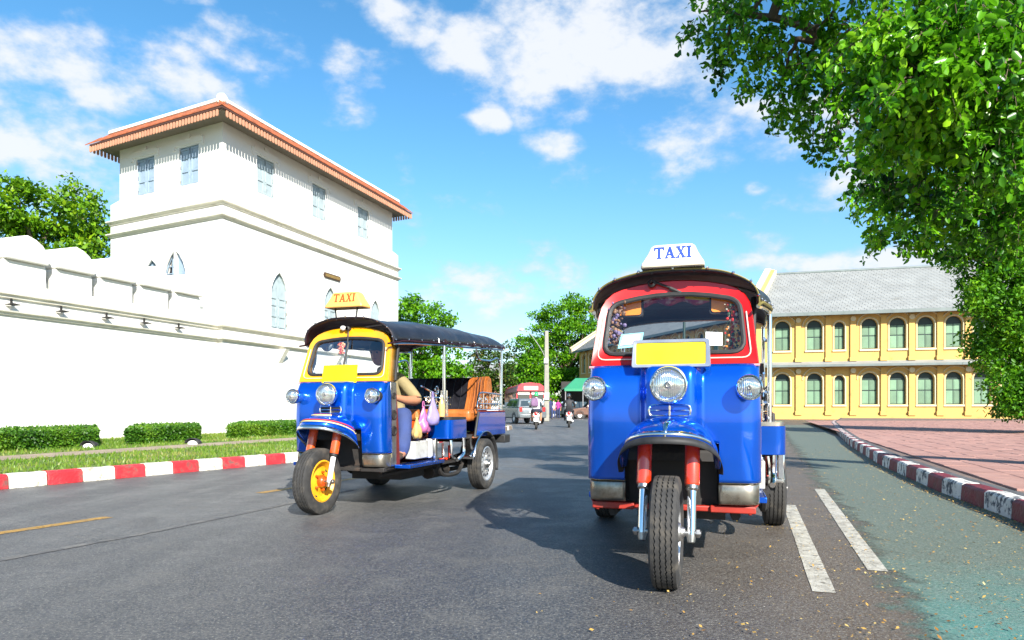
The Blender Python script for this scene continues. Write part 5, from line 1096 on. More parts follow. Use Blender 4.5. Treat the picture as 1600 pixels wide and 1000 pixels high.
# garlands and charms hanging behind the windscreens
def garland(root, x, y, z0, z1, cols, label, r=.016, wob=.02, seed=1):
    rg = random.Random(seed); ms = [mat('garland ' + str(c), c, .6, var=.3, scale=40) for c in cols]; base = (x, y, z0); mb = MB(); mb.tube([(0, 0, 0), (0, 0, z1 - z0)], .003, 4); g = mb.build('garland', ms[0]); set_in(g, root, base); tag(g, label, 'garland')
    for i, m in enumerate(ms):
        mb = MB()
        for k in range(int(150 / len(ms)) + 4):
            t = rg.random(); zz = (z1 - z0) * t; q = Vector((rg.gauss(0, wob), rg.gauss(0, wob * .5), zz)); mb.ball(q, r * rg.uniform(.22, .62), 6, rg.uniform(.6, 1.3))
        mb.build('blossoms', m, g)['kind'] = 'stuff'
garland(TR_, -.330, .52, 1.25, 1.50, [(.12, .06, .03), (.20, .10, .05), (.13, .10, .20)], 'brown and purple charm garland behind the left side of the red windscreen', .022, .028, 3)
garland(TR_, .318, .52, 1.205, 1.46, [(.45, .015, .01), (.60, .20, .015), (.03, .06, .03), (.42, .38, .30)], 'red and orange flower garland behind the right side of the red windscreen', .017, .024, 5)
garland(TY, -.10, .52, 1.375, 1.47, [(.55, .33, .16), (.5, .05, .04)], 'small tan charm hanging behind the yellow windscreen', .02, .012, 8)
# plastic bags and bottle hanging on the scroll rail of the yellow tuk-tuk
def bag(root, p, h, w, m, label, seed):
    rg = random.Random(seed); mb = MB(); rings = []
    for i in range(12):
        t = i / 11; rr = w * (.14 + .86 * sm_(t * 1.15) ** .8) * (1, 1, 1, 1, 1, 1, 1, 1, 1, .97, .88, .66)[i]; rings.append([Vector((math.cos(a) * rr * .6 * (1 + .16 * math.sin(a * 5 + seed) + .12 * math.sin(a * 3 + i * 1.1)), math.sin(a) * rr * (1 + .14 * math.sin(a * 4 + seed) + .14 * math.sin(a * 3 + i * 1.3 + seed)), -h * t)) for a in [2 * PI * k / 20 for k in range(20)]])
    mb.loft(rings); o = mb.build('plastic_bag', m, ang=80); mb = MB(); mb.tube(bez([(0, -.02, -.01), (0, -.012, .04), (0, .012, .04), (0, .02, -.01)], 4), .005, 5); mb.build('handle', m, o); set_in(o, root, p); return tag(o, label, 'plastic bag')
def sm_(t): t = max(0, min(1, t)); return t * t * (3 - 2 * t)
bag(TY, (.56, 1.06, .99), .27, .10, mat('lavender plastic film', (.24, .20, .42), .35, var=.1), 'lavender plastic bag hanging from the side rail of the yellow tuk-tuk', 2)
bag(TY, (.50, .98, .90), .25, .095, mat('pink plastic film', (.42, .12, .28), .35, var=.1), 'pink plastic bag hanging behind the lavender one', 4)
bag(TY, (.50, .84, .80), .20, .07, mat('tan cloth bag', (.50, .34, .12), .8, var=.3, scale=14), 'tan cloth bag beside the driver\'s leg', 6)
mb = MB(); mb.lathe([(.030, 0), (.032, .02), (.032, .11), (.020, .15), (.012, .17), (.012, .19)], (0, 0, 0), (0, 0, 1), 14, caps=True); bt = mb.build('water_bottle', mat('cloudy orange drink bottle', (.62, .42, .16), .2)); mb = MB(); mb.lathe([(.015, .19), (.015, .21)], (0, 0, 0), (0, 0, 1), 12, caps=True); mb.build('cap', M_whitep, bt); set_in(bt, TY, (.57, 1.24, .80)); tag(bt, 'small orange drink bottle by the chrome post of the yellow tuk-tuk', 'bottle')

# ------------------------------------------------------------------ people
M_skin = mat('skin', (.36, .16, .085), .55, var=.08, scale=10); M_khaki = mat('khaki shirt cotton', (.25, .20, .095), .85, var=.12, scale=5, bump=.5, bscale=12)
M_jeans = mat('faded blue trousers', (.032, .055, .17), .85, var=.2, scale=6, bump=.5, bscale=12); M_hair = mat('black hair', (.012, .010, .010), .6); M_sandal = mat('brown leather', (.06, .035, .02), .6)
M_wshirt = mat('white shirt cotton', (.72, .71, .72), .85, var=.05, bump=.4, bscale=12); M_bjack = mat('black jacket cloth', (.018, .018, .022), .7, var=.3, bump=.4, bscale=14); M_short = mat('navy shorts', (.03, .035, .07), .85)
def head(root, c, yaw, m_skin, hair=None, helmet=None, sc=1.0, tilt=0):
    """head with face; face towards -y of its own frame"""
    c = Vector(c); Rm = Matrix.Rotation(yaw, 3, 'Z') @ Matrix.Rotation(tilt, 3, 'X'); mb = MB()
    def hp(u, v):
        th = u * 2 * PI; ph = v * PI; x = math.sin(ph) * math.sin(th); y = -math.sin(ph) * math.cos(th); z = math.cos(ph)
        w = .074 * (1 - .22 * max(0, -z) ** 1.2); d = .094; h = .118; p = Vector((x * w, y * d, z * h))
        if y < -.2 and z < .3: p.y -= .006 * math.exp(-((z + .75) / .25) ** 2)                 # chin
        nb_ = math.exp(-(x / .16) ** 2) * math.exp(-((z + .12) / .20) ** 2) * (1 if y < 0 else 0); p.y -= .020 * nb_     # nose
        for s_ in (-1, 1): p.y += .007 * math.exp(-((x - s_ * .38) / .16) ** 2 - ((z - .06) / .12) ** 2) * (1 if y < 0 else 0)
        p.y -= .004 * math.exp(-(x / .35) ** 2 - ((z + .42) / .07) ** 2) * (1 if y < 0 else 0)
        return c + Rm @ (p * sc)
    mb.grid(hp, lin(0, 1, 33), lin(0.001, .999, 25)); hd = mb.build('head', m_skin, root, ang=180)
    mb = MB()
    for s_ in (-1, 1):
        mb.ball(c + Rm @ (Vector((s_ * .030, -.082, .010)) * sc), .010 * sc, 8)
    mb.build('eyes', M_hair, hd)
    mb = MB(); mb.tube([c + Rm @ (Vector((x, -.090 + abs(x) * .35, -.052)) * sc) for x in (-.024, -.01, .01, .024)], .004 * sc, 5); mb.build('mouth', mat('lips', (.22, .06, .045), .5), hd)
    mb = MB()
    for s_ in (-1, 1): mb.tube([c + Rm @ (Vector((s_ * .074, .005, z)) * sc) for z in (-.03, 0, .03)], [.008 * sc, .013 * sc, .010 * sc], 8)
    mb.build('ears', m_skin, hd)
    mb = MB(); k = 1.07 if hair else 1.22; a0 = .50 if hair else .62
    mb.grid(lambda u, v: c + Rm @ (Vector((math.sin(v * PI * a0) * math.sin(u * 2 * PI) * .076 * k, -math.sin(v * PI * a0) * math.cos(u * 2 * PI) * .096 * k + (.012 if v > .5 else 0) * (1 - math.cos(u * 2 * PI)) , math.cos(v * PI * a0) * .118 * k + .006 + (.02 if v > .6 and math.cos(u * 2 * PI) > .3 else 0))) * sc), lin(0, 1, 29), lin(0.001, 1, 14))
    mb.build('hair' if hair else 'helmet', hair or helmet, hd, solid=.006, soff=1); return hd
def hand(root, wrist, fwd, down, m, side, curl=1.2, sc=1.0):
    """palm with four bent fingers and a thumb closing round a bar"""
    w = Vector(wrist); f = Vector(fwd).normalized(); d = Vector(down); d = (d - f * d.dot(f)).normalized(); s = f.cross(d) * side; mb = MB()
    mb.loft([[w + f * t * sc + s * a * sc + d * b * sc for a, b in ((-wd, -.011), (wd, -.011), (wd * 1.02, .010), (-wd, .012))] for t, wd in ((0, .024), (.03, .034), (.075, .040), (.085, .038))])
    for k, (off, ln) in enumerate(((-.030, .068), (-.010, .076), (.010, .072), (.029, .056))):
        p = w + f * .078 * sc + s * off * sc; pts = [p]; a = 0
        for seg_ in (.42, .32, .26): a += curl * (.75 + .08 * k) * .8; pts.append(pts[-1] + (f * math.cos(a) + d * math.sin(a)) * ln * seg_ * sc)
        mb.tube(pts, [.0095 * sc, .009 * sc, .008 * sc, .0065 * sc], 7)
    p = w + f * .02 * sc - s * .028 * sc; mb.tube([p, p + (f * .5 - s * .75 + d * .3) * .035 * sc, p + (f * .85 - s * .55 + d * 1.1) * .05 * sc], [.012 * sc, .011 * sc, .008 * sc], 7)
    return mb.build('hand', m, root, ang=60)
def driver():
    base = (.05, 1.2, .69); g = empty('person', in_tuk(TY, base), -THL, label='driver in khaki shirt and blue trousers seated in the yellow and blue tuk-tuk', cat='person'); b = Vector(base)
    J = {'pelvis': (.05, 1.22, .76, (.135, .12)), 'belly': (.04, 1.20, .92, (.125, .115)), 'chest': (.03, 1.17, 1.08, (.14, .115)), 'neck': (-.02, 1.13, 1.235, .055), 'skull': (-.035, 1.115, 1.30, .05),
         'shR': (.175, 1.15, 1.165, .068), 'elR': (.375, 1.13, .955, .056), 'mfR': (.34, .93, .955, .042), 'wrR': (.30, .77, .985, .027), 'shL': (-.15, 1.14, 1.16, .068), 'elL': (-.34, 1.10, .96, .052), 'mfL': (-.32, .93, .96, .040), 'wrL': (-.28, .77, .99, .027),
         'hipR': (.15, 1.14, .75, .10), 'knR': (.37, .84, .835, .080), 'shinR': (.39, .80, .66, .075), 'ankR': (.40, .74, .50, .078), 'footR': (.40, .72, .455, .038), 'toeR': (.41, .58, .425, .034),
         'hipL': (-.06, 1.14, .74, .10), 'knL': (-.22, .84, .80, .078), 'shinL': (-.23, .78, .62, .068), 'ankL': (-.24, .72, .48, .07), 'footL': (-.24, .70, .43, .036), 'toeL': (-.25, .56, .41, .03)}
    for k in J: q = J[k]; J[k] = (q[0] - b.x, q[1] - b.y, q[2] - b.z, q[3])
    E = [('pelvis', 'belly', 0), ('belly', 'chest', 0), ('chest', 'neck', 0), ('neck', 'skull', 2), ('chest', 'shR', 0), ('shR', 'elR', 0), ('elR', 'mfR', 2), ('mfR', 'wrR', 2), ('chest', 'shL', 0), ('shL', 'elL', 0), ('elL', 'mfL', 2), ('mfL', 'wrL', 2),
         ('pelvis', 'hipR', 1), ('hipR', 'knR', 1), ('knR', 'shinR', 1), ('shinR', 'ankR', 1), ('ankR', 'footR', 2), ('footR', 'toeR', 3), ('pelvis', 'hipL', 1), ('hipL', 'knL', 1), ('knL', 'shinL', 1), ('shinL', 'ankL', 1), ('ankL', 'footL', 2), ('footL', 'toeL', 3)]
    skin_body('body', J, E, [M_khaki, M_jeans, M_skin, M_sandal], g, org=(0, 0, 0))
    head(g, Vector((-.045, 1.10, 1.415)) - b, 0, M_skin, hair=M_hair)
    for n, s_ in (('wrR', 1), ('wrL', -1)): hand(g, Vector(J[n][:3]), (-.1 * s_, -1, .05), (0, -.2, -1), M_skin, s_)
driver()

# ------------------------------------------------------------------ vehicles far down the road (local: x along length, front at +x)
M_carsil = mat('silver grey car paint', (.15, .17, .18), .3, .5, .8, var=.05); M_carbrown = mat('brown car paint', (.13, .065, .045), .35, .2, .8, var=.08); M_carwht = mat('white car paint', (.6, .6, .6), .3, 0, .8, var=.05)
M_tail = mat('red tail lamp', (.5, .015, .015), .25, 0, .8); M_cargl = mat('tinted car glass', (.03, .045, .05), .08, 0, 1, var=.05)
def car(label, loc, rz, m, L_=4.1, Wd=1.72, H=1.55, grp=None, pickup=False):
    g = empty('car', loc, rz, label=label, cat='car', group=grp); h = Wd / 2; x1 = L_ / 2
    low = [(-x1, .35), (-x1 - .03, .62), (-x1 + .02, .92), (x1 - 1.15, .96), (x1 - .12, .82), (x1, .60), (x1 - .02, .32)]
    mb = MB(); st = []
    for t, w in ((0, h - .10), (.12, h - .02), (.45, h), (.8, h - .02), (1, h - .06)): pass
    rings = []
    for y in (-h, -h + .06, 0, h - .06, h):
        k = .05 if abs(y) == h else 0; rings.append([(x * (1 - k * .35), y, z + (k * .5 if z < .5 else -k * .5)) for x, z in low])
    mb.loft(rings); mb.build('body', m, g, ang=35, bevel=.03)
    a, b = (-x1 + .10, x1 - 1.35) if not pickup else (-x1 + 1.5, x1 - 1.3); roof = [(a, .93), (a + .22, H - .06), (a + .35, H), (b - .75, H), (b - .62, H - .05), (b, .95)]
    mb = MB(); mb.loft([[(x, s_ * (h - .05 - .17 * max(0, z - .95) / .6), z) for x, z in roof] for s_ in (-1, 1)]); cab = mb.build('cabin', m, g, ang=35, bevel=.03)
    def pane(name, q, par=cab, m_=M_cargl):
        mb = MB(); mb.add(q, [tuple(range(len(q)))]); return mb.build(name, m_, par, smooth=False, solid=.012, soff=0)
    yy = lambda s_, z: s_ * (h - .05 - .17 * max(0, z - .95) / .6 + .004)
    for s_ in (-1, 1):
        xs = [a + .38, (a + b) / 2 - .25, (a + b) / 2 - .17, b - .68]
        for i, (u0, u1) in enumerate(((xs[0], xs[1]), (xs[2], xs[3]))):
            pane('side_window', [(u0 - (.1 if i == 0 else 0), yy(s_, 1.0), 1.0), (u1 + (.5 if i else 0), yy(s_, 1.0), 1.0), (u1, yy(s_, H - .12), H - .12), (u0, yy(s_, H - .12), H - .12)])
        mb = MB(); mb.box((-x1 + .0, s_ * (h - .17), .82), (.10, .16, .26)); mb.build('tail_lamp', M_tail, g, bevel=.02)
        mb = MB(); mb.box((x1 - .1, s_ * (h - .24), .70), (.14, .30, .14)); mb.build('headlight', M_lens, g, bevel=.02)
        mb = MB(); mb.box((b - .1, s_ * (h + .06), 1.02), (.10, .16, .12)); mb.build('mirror', m, g, bevel=.02)
        for xw in (-x1 + .78, x1 - .80):
            mb = MB(); mb.lathe([(.20, -.10), (.30, -.10), (.32, -.06), (.32, .06), (.30, .10), (.20, .10)], (xw, s_ * (h - .10), .32), (0, 1, 0), 22); w_ = mb.build('wheel', M_tyre, g)
            mb = MB(); mb.lathe([(.20, .10), (.19, .08), (.10, .10), (.05, .09), (.005, .09)], (xw, s_ * (h - .10), .32), (0, s_, 0), 16); mb.build('rim', M_silver, w_)
            mb = MB(); mb.lathe([(.37, .0), (.37, .012), (.325, .012), (.325, 0)], (xw, s_ * (h - .01), .33), (0, s_, 0), 22); mb.build('wheel_arch', M_black, g)
    pane('rear_window', [(a + .045 - .012, s_ * w_, z) for s_, w_, z in ((-1, h - .2, 1.0), (1, h - .2, 1.0))] + [(a + .19 - .012, s_ * (h - .28), H - .12) for s_ in (1, -1)])
    pane('windscreen', [(b - .05 + .012, s_ * (h - .2), 1.0) for s_ in (-1, 1)] + [(b - .60 + .03, s_ * (h - .28), H - .11) for s_ in (1, -1)])
    mb = MB(); mb.box((-x1 - .03, 0, .45), (.16, Wd - .1, .22)); mb.box((x1 - .0, 0, .42), (.14, Wd - .1, .2)); mb.build('bumper', M_black if pickup else m, g, bevel=.04)
    mb = MB(); mb.box((-x1 - .045, 0, .70), (.02, .42, .14)); mb.build('number_plate', M_whitep, g)
    return g
p = PX(826, 0, 42); car('silver grey hatchback driving off beyond the lawn island', (p.x - .45, 41.5, 0), R(90 + 17), M_carsil, 4.1, 1.70, 1.43)
p = PX(789, 0, 50); car('white car far left of the bus, mostly hidden', (p.x - 1.5, 56, 0), R(100), M_carwht, 4.2, 1.75, 1.45)
p = PX(920, 0, 58); car('brown pickup standing side on under the green awning', (p.x + .9, 59, 0), R(184), M_carbrown, 5.0, 1.8, 1.72, pickup=True)
p = PX(893, 0, 62); car('dark car parked behind the dark-clad scooter rider', (p.x, 66, 0), R(175), M_cargl, 4.2, 1.7, 1.5)

def bus():
    g = empty('bus', (0, 0, 0), 0, label='red and cream city bus facing the camera far down the road', cat='bus'); D = 62; p = PX(829, 0, D); g.location = (p.x, D, 0); g.rotation_euler = (0, 0, R(6))
    M_bred = mat('red bus paint', (.50, .03, .04), .4, 0, .4, var=.1); M_bcr = mat('cream bus paint', (.70, .66, .58), .5, var=.08)
    w = 1.25; Ln = 11; mb = MB(); mb.loft([[(x, y, z) for x, z in [(-w, .35), (-w, 1.75), (w, 1.75), (w, .35)]] for y in (0, Ln)]); mb.build('body', M_bcr, g, bevel=.06)
    mb = MB(); prof = [(-w, 1.76), (-w, 2.55), (-w + .12, 2.85), (-w + .45, 3.05), (0, 3.12), (w - .45, 3.05), (w - .12, 2.85), (w, 2.55), (w, 1.76)]; mb.loft([[(x, y, z) for x, z in prof] for y in (.05, Ln)]); mb.build('upper_body', M_bred, g, ang=30)
    mb = MB(); mb.loft([[(x * k, y, z + dz) for x, z in [(-w, 2.42), (-w + .1, 2.82), (-w + .4, 3.05), (0, 3.15), (w - .4, 3.05), (w - .1, 2.82), (w, 2.42)]] for y, k, dz in ((-.28, .96, -.02), (-.06, 1.01, .02), (.2, 1.01, .02))]); mb.build('roof_visor', M_bred, g, ang=30)
    mb = MB(); mb.span((-w, -.02, 1.0), (w, .08, 1.30)); mb.build('red_band', M_bred, g)
    mb = MB(); mb.span((-.62, -.31, 2.50), (.62, -.27, 2.82)); mb.build('route_board', mat('white route board', (.75, .72, .68), .6, var=.2, scale=7), g)
    for s_ in (-1, 1):
        mb = MB(); mb.span((s_ * .08, -.03, 1.42), (s_ * 1.14, .03, 2.34)); fr_ = mb.build('windscreen', M_cargl, g, bevel=.03); mb = MB(); mb.span((s_ * .08, -.05, 2.10), (s_ * 1.14, -.01, 2.36)); mb.build('sun_strip', M_bcr, fr_)
        mb = MB(); mb.lathe([(.13, 0), (.13, .05), (.10, .06), (.005, .07)], (s_ * .9, -.0, .78), (0, -1, 0), 16); mb.build('headlight', M_lens, g)
        for k in range(7):
            mb = MB(); mb.span((s_ * (w + .012), .9 + k * 1.4, 1.5), (s_ * (w - .02), 2.0 + k * 1.4, 2.35)); mb.build('side_window', M_cargl, g)
        for yw in (1.6, 8.4):
            mb = MB(); mb.lathe([(.28, -.14), (.46, -.14), (.48, 0), (.46, .14), (.28, .14)], (s_ * (w - .15), yw, .48), (1, 0, 0), 20); mb.build('wheel', M_tyre, g)
        mb = MB(); mb.tube([(s_ * w, -.1, 2.3), (s_ * (w + .25), -.3, 2.2)], .02, 5); mb.span((s_ * (w + .18), -.33, 1.8), (s_ * (w + .36), -.27, 2.15)); mb.build('mirror', M_black, g)
    mb = MB(); mb.span((-1.2, -.12, .38), (1.2, .02, .62)); mb.build('bumper', M_steel, g)
    mb = MB(); mb.span((-w - 1.6, 2, 2.62), (-w, 7, 2.68)); 
bus()

def scooter(label, loc, rz, m_body, shirt, lower, helm, plabel, skinlegs=False, bagm=None, hair=None):
    """seen from behind; local +y is the way it drives"""
    g = empty('motor_scooter', loc, rz, label=label, cat='scooter', group='motor scooters riding away')
    for y in (-.62, .62):
        mb = tyre((0, y, .25), .10, .25, .15, 40); w_ = mb.build('wheel', M_tyre, g); mb = MB(); mb.lathe([(.155, .03), (.10, .02), (.04, .045), (.005, .05)], (0, y, .25), (1, 0, 0), 18); mb.lathe([(.155, .03), (.10, .02), (.04, .045), (.005, .05)], (0, y, .25), (-1, 0, 0), 18); mb.build('rim', M_silver, w_)
    secs = [(-.80, .62, .09, .07), (-.74, .64, .15, .12), (-.5, .58, .17, .17), (-.2, .52, .16, .19), (.0, .40, .14, .12), (.15, .30, .13, .06), (.38, .32, .13, .08)]
    mb = MB(); mb.loft([[(math.cos(a) * w, y, z + math.sin(a) * h) for a in [2 * PI * k / 14 for k in range(14)]] for y, z, w, h in secs]); mb.build('rear_cowl', m_body, g)
    mb = MB(); mb.loft([[(x * w, y - .05 * (1 - x * x), z) for x in lin(-1, 1, 9)] for y, z, w in ((.42, .30, .14), (.46, .55, .20), (.46, .80, .17), (.40, .98, .11))], closed=False); mb.build('leg_shield', m_body, g, solid=.03)
    mb = MB(); mb.loft([[(math.cos(a) * w, y, z + math.sin(a) * h) for a in [2 * PI * k / 12 for k in range(12)]] for y, z, w, h in ((-.72, .77, .09, .03), (-.5, .80, .14, .045), (-.1, .77, .14, .045), (.05, .72, .09, .03))]); mb.build('seat', M_black, g)
    mb = MB(); mb.tube([(0, .44, .9), (0, .38, 1.04)], .03, 8); mb.tube([(-.33, .28, 1.02), (-.2, .36, 1.04), (.2, .36, 1.04), (.33, .28, 1.02)], .016, 8); mb.build('handlebar', M_black, g)
    for s_ in (-1, 1):
        mb = MB(); mb.tube([(s_ * .24, .34, 1.03), (s_ * .30, .33, 1.18)], .007, 6); mb.lathe([(.001, 0), (.06, .005), (.065, .02), (.03, .035), (.001, .038)], (s_ * .33, .33, 1.22), (0, 1, 0), 14); mb.build('mirror', M_chrome, g)
        mb = MB(); mb.lathe([(.03, 0), (.028, .02), (.002, .03)], (s_ * .13, -.79, .60), (0, -1, 0), 10); mb.build('indicator', M_orange, g)
    mb = MB(); mb.lathe([(.085, 0), (.08, .03), (.05, .05), (.002, .055)], (0, -.775, .70), (0, -1, 0), 18); mb.build('tail_lamp', M_tail, g)
    mb = MB(); mb.box((0, -.85, .44), (.20, .012, .16)); mb.tube([(0, -.74, .56), (0, -.84, .50)], .02, 6); mb.build('number_plate', M_whitep, g, bevel=.004)
    mb = MB(); mb.tube([(.14, -.1, .25), (.16, -.6, .30), (.17, -.8, .34)], [.03, .05, .045], 10); mb.build('exhaust', M_steel, g)
    mb = MB(); mb.tube([(-.10, -.60, .25), (-.10, -.1, .30)], .03, 6); mb.span((-.13, -.2, .18), (.13, .35, .30)); mb.build('engine', M_dark, g)
    # rider
    g.scale = (.93,) * 3; r = empty('person', Vector(loc) + Matrix.Rotation(rz, 3, 'Z') @ Vector((0, -.2, .8)) * .93, rz, label=plabel, cat='person'); r.scale = (.93,) * 3; O = (0, -.2, .8)
    J = {'pelvis': (0, -.22, .90, (.15, .13)), 'belly': (0, -.20, 1.05, (.14, .11)), 'chest': (0, -.15, 1.24, (.165, .12)), 'neck': (0, -.10, 1.40, .055), 'skull': (0, -.08, 1.46, .05),
         'shR': (.19, -.12, 1.32, .065), 'elR': (.29, .06, 1.12, .05), 'wrR': (.29, .26, 1.05, .032), 'shL': (-.19, -.12, 1.32, .065), 'elL': (-.29, .06, 1.12, .05), 'wrL': (-.29, .26, 1.05, .032),
         'hipR': (.11, -.12, .86, .10), 'knR': (.21, .25, .80, .072), 'ankR': (.20, .12, .40, .045), 'toeR': (.21, .28, .34, .036), 'hipL': (-.11, -.12, .86, .10), 'knL': (-.21, .25, .80, .072), 'ankL': (-.20, .12, .40, .045), 'toeL': (-.21, .28, .34, .036)}
    J = {k: (q[0] - O[0], q[1] - O[1], q[2] - O[2], q[3]) for k, q in J.items()}; lg = 2 if skinlegs else 1; am = 2 if skinlegs else 0
    E = [('pelvis', 'belly', 0), ('belly', 'chest', 0), ('chest', 'neck', 0), ('neck', 'skull', 2), ('chest', 'shR', 0), ('shR', 'elR', 0), ('elR', 'wrR', am), ('chest', 'shL', 0), ('shL', 'elL', 0), ('elL', 'wrL', am), ('pelvis', 'hipR', 1), ('hipR', 'knR', 1), ('knR', 'ankR', lg), ('ankR', 'toeR', 3), ('pelvis', 'hipL', 1), ('hipL', 'knL', 1), ('knL', 'ankL', lg), ('ankL', 'toeL', 3)]
    skin_body('body', J, E, [shirt, lower, M_skin, M_sandal], r, org=(0, 0, 0))
    head(r, (0, .13, .75), PI, M_skin, helmet=helm)
    for n, s_ in (('wrR', -1), ('wrL', 1)): hand(r, J[n][:3], (0, 1, -.1), (0, -.2, -1), M_skin, s_)
    if bagm:
        mb = MB(); mb.loft([[(x * w, -.30 + y * d + .2, z - .8) for x, y in ((-1, -1), (1, -1), (1, 1), (-1, 1))] for w, d, z in ((.13, .05, 1.02), (.16, .09, 1.06), (.17, .10, 1.22), (.13, .07, 1.40), (.08, .04, 1.43))]); b_ = mb.build('backpack', bagm, bevel=.03); b_.matrix_world = Matrix.Translation(Vector(r.location) + Matrix.Rotation(rz, 3, 'Z') @ Vector((-.06, .0, 0))) @ Matrix.Rotation(rz, 4, 'Z') @ Matrix.Scale(.93, 4); tag(b_, 'purple grey backpack on the back of the green-helmeted rider', 'backpack')
M_gh = mat('green helmet', (.03, .42, .12), .25, 0, .8); M_bh = mat('black helmet', (.02, .02, .022), .2, 0, 1)
p = GR(838, 670.3); scooter('white scooter ridden by a person in a green helmet', p, R(-3), M_whitep, M_wshirt, M_short, M_gh, 'rider in white shirt and green helmet with a backpack on the left scooter', True, mat('purple backpack cloth', (.16, .09, .17), .8, var=.3))
p = GR(889, 667.5); scooter('white and red scooter ridden by a person all in black', p, R(-4), M_whitep, M_bjack, M_bjack, M_bh, 'rider in black jacket and black helmet on the right scooter')
def walker(px, D, label, top, bot, h=1.65, yaw=0.0):
    k = h / 1.7; p = PX(px, 0, D); g = empty('person', (p.x, D, 0), yaw, label=label, cat='person')
    J = {'pelvis': (0, 0, .95, (.14, .11)), 'chest': (0, 0, 1.28, (.16, .11)), 'neck': (0, 0, 1.46, .05), 'skull': (0, -.01, 1.52, .05), 'shR': (.18, 0, 1.38, .06), 'elR': (.24, .03, 1.10, .045), 'wrR': (.24, -.05, .86, .03), 'shL': (-.18, 0, 1.38, .06), 'elL': (-.24, .02, 1.10, .045), 'wrL': (-.24, -.06, .86, .03),
         'hipR': (.09, 0, .90, .09), 'knR': (.10, -.06, .50, .06), 'ankR': (.10, .02, .09, .04), 'toeR': (.11, -.12, .04, .035), 'hipL': (-.09, 0, .90, .09), 'knL': (-.10, .03, .50, .06), 'ankL': (-.10, .12, .10, .04), 'toeL': (-.11, .0, .04, .035)}
    J = {a: (q[0] * k, q[1] * k, q[2] * k, q[3]) for a, q in J.items()}
    E = [('pelvis', 'chest', 0), ('chest', 'neck', 0), ('neck', 'skull', 2), ('chest', 'shR', 0), ('shR', 'elR', 0), ('elR', 'wrR', 2), ('chest', 'shL', 0), ('shL', 'elL', 0), ('elL', 'wrL', 2), ('pelvis', 'hipR', 1), ('hipR', 'knR', 1), ('knR', 'ankR', 1), ('ankR', 'toeR', 3), ('pelvis', 'hipL', 1), ('hipL', 'knL', 1), ('knL', 'ankL', 1), ('ankL', 'toeL', 3)]
    skin_body('body', J, E, [top, bot, M_skin, M_sandal], g, org=(0, 0, 0)); head(g, (0, -.015, 1.615 * k), 0, M_skin, hair=M_hair)
    for n, s_ in (('wrR', 1), ('wrL', -1)): hand(g, J[n][:3], (0, -.2, -1), (0, -1, 0), M_skin, s_, .5)
M_pink = mat('magenta blouse', (.30, .03, .20), .8); M_navy = mat('navy clothes', (.02, .03, .09), .85)
walker(860, 55, 'person in dark blue beside the concrete lamp pole', M_navy, M_navy, 1.7, .4)
walker(872, 57, 'person in magenta top standing right of the lamp pole', M_pink, M_navy, 1.6, -.3)
walker(865, 60, 'person in white behind the one in dark blue', M_wshirt, M_jeans, 1.65, 0)

# ------------------------------------------------------------------ street furniture
def lamp_pole():
    D = 48; p = PX(854, 0, D); g = empty('street_lamp', (p.x, D, 0), 0, label='tall grey concrete lamp pole with a curved arm and round lamp', cat='street lamp'); k = D / FPX
    mb = MB(); mb.loft([[(x * w, y * w, z) for x, y in ((-1, -1), (1, -1), (1, 1), (-1, 1))] for w, z in ((.18, 0), (.165, 2.5), (.12, 6.15))]); mb.build('pole', mat('pale concrete pole', (.26, .25, .21), .85, var=.2, scale=3, dirt=(.15, .14, .12), dscale=3), g, bevel=.03)
    mb = MB(); mb.tube(bez([(-.12, 0, 4.2), (-.25, 0, 4.7), (-.9, 0, 5.7), (-1.3, 0, 6.1), (-1.6, 0, 6.22)], 6), .032, 7); mb.build('arm', M_steel, g)
    mb = MB(); mb.ball((-1.72, 0, 6.24), .16, 14, .7); mb.build('lamp_head', M_whitep, g)
    mb = MB(); mb.box((-.05, -.2, 4.1), (.3, .14, .35)); mb.box((0, -.22, 1.7), (.36, .12, .5)); mb.build('junction_box', M_silver, g, bevel=.02)
lamp_pole()
def lamp_post():
    D = 40; p = PX(1069, 0, D); g = empty('lamp_post', (p.x, D, 0), 0, label='slim dark green post seen through the red tuk-tuk windscreen', cat='lamp post'); zt = EYE + (HZ - 474) / FPX * D; m = M_gframe; mb = MB()
    mb.tube([(0, 0, 0), (0, 0, .5), (0, 0, .52), (0, 0, zt - .9)], [.18, .16, .09, .07], 10); mb.build('post', m, g); mb = MB(); mb.lathe([(.07, 0), (.16, .1), (.10, .2), (.10, .6), (.22, .72), (.25, .86), (.02, .9)], (0, 0, zt - .9), (0, 0, 1), 12); mb.build('capital', m, g)
lamp_post()
def awning():
    g = empty('market_stall', (3.6, 66, 0), 0, label='stall with sloping green awning left of the yellow building', cat='stall'); a = PX(880, 608, 66); mb = MB()
    x0, x1 = a.x - 3.6, 8.2 - 3.6; z0 = a.z; mb.add([(x0, -1.6, z0), (x1, -1.6, z0), (x1 + 1, 1.5, z0 + 1.1), (x0 + 1.3, 1.5, z0 + 1.1), (x0, 3.4, z0)], [(0, 1, 2, 3), (0, 3, 4)]); mb.add([(x0, -1.6, z0 - .22), (x1, -1.6, z0 - .22), (x1, -1.6, z0), (x0, -1.6, z0)], [(0, 1, 2, 3)])
    mb.build('awning', mat('green canvas', (.03, .24, .12), .7, var=.1), g, smooth=False, solid=.03)
    for x in (x0 + .1, (x0 + x1) / 2, x1 - .1): mb = MB(); mb.tube([(x, -1.5, 0), (x, -1.5, z0)], .05, 6); mb.build('post', M_silver, g)
    mb = MB(); mb.span((x0, 2.5, 0), (x1 + 1, 2.7, z0 + .8)); mb.build('back_panel', M_dark, g); mb = MB(); mb.span((x0 + .5, .3, 0), (x1, 1.2, .95)); mb.build('counter', mat('brown counter boards', (.16, .09, .05), .8), g)
awning()
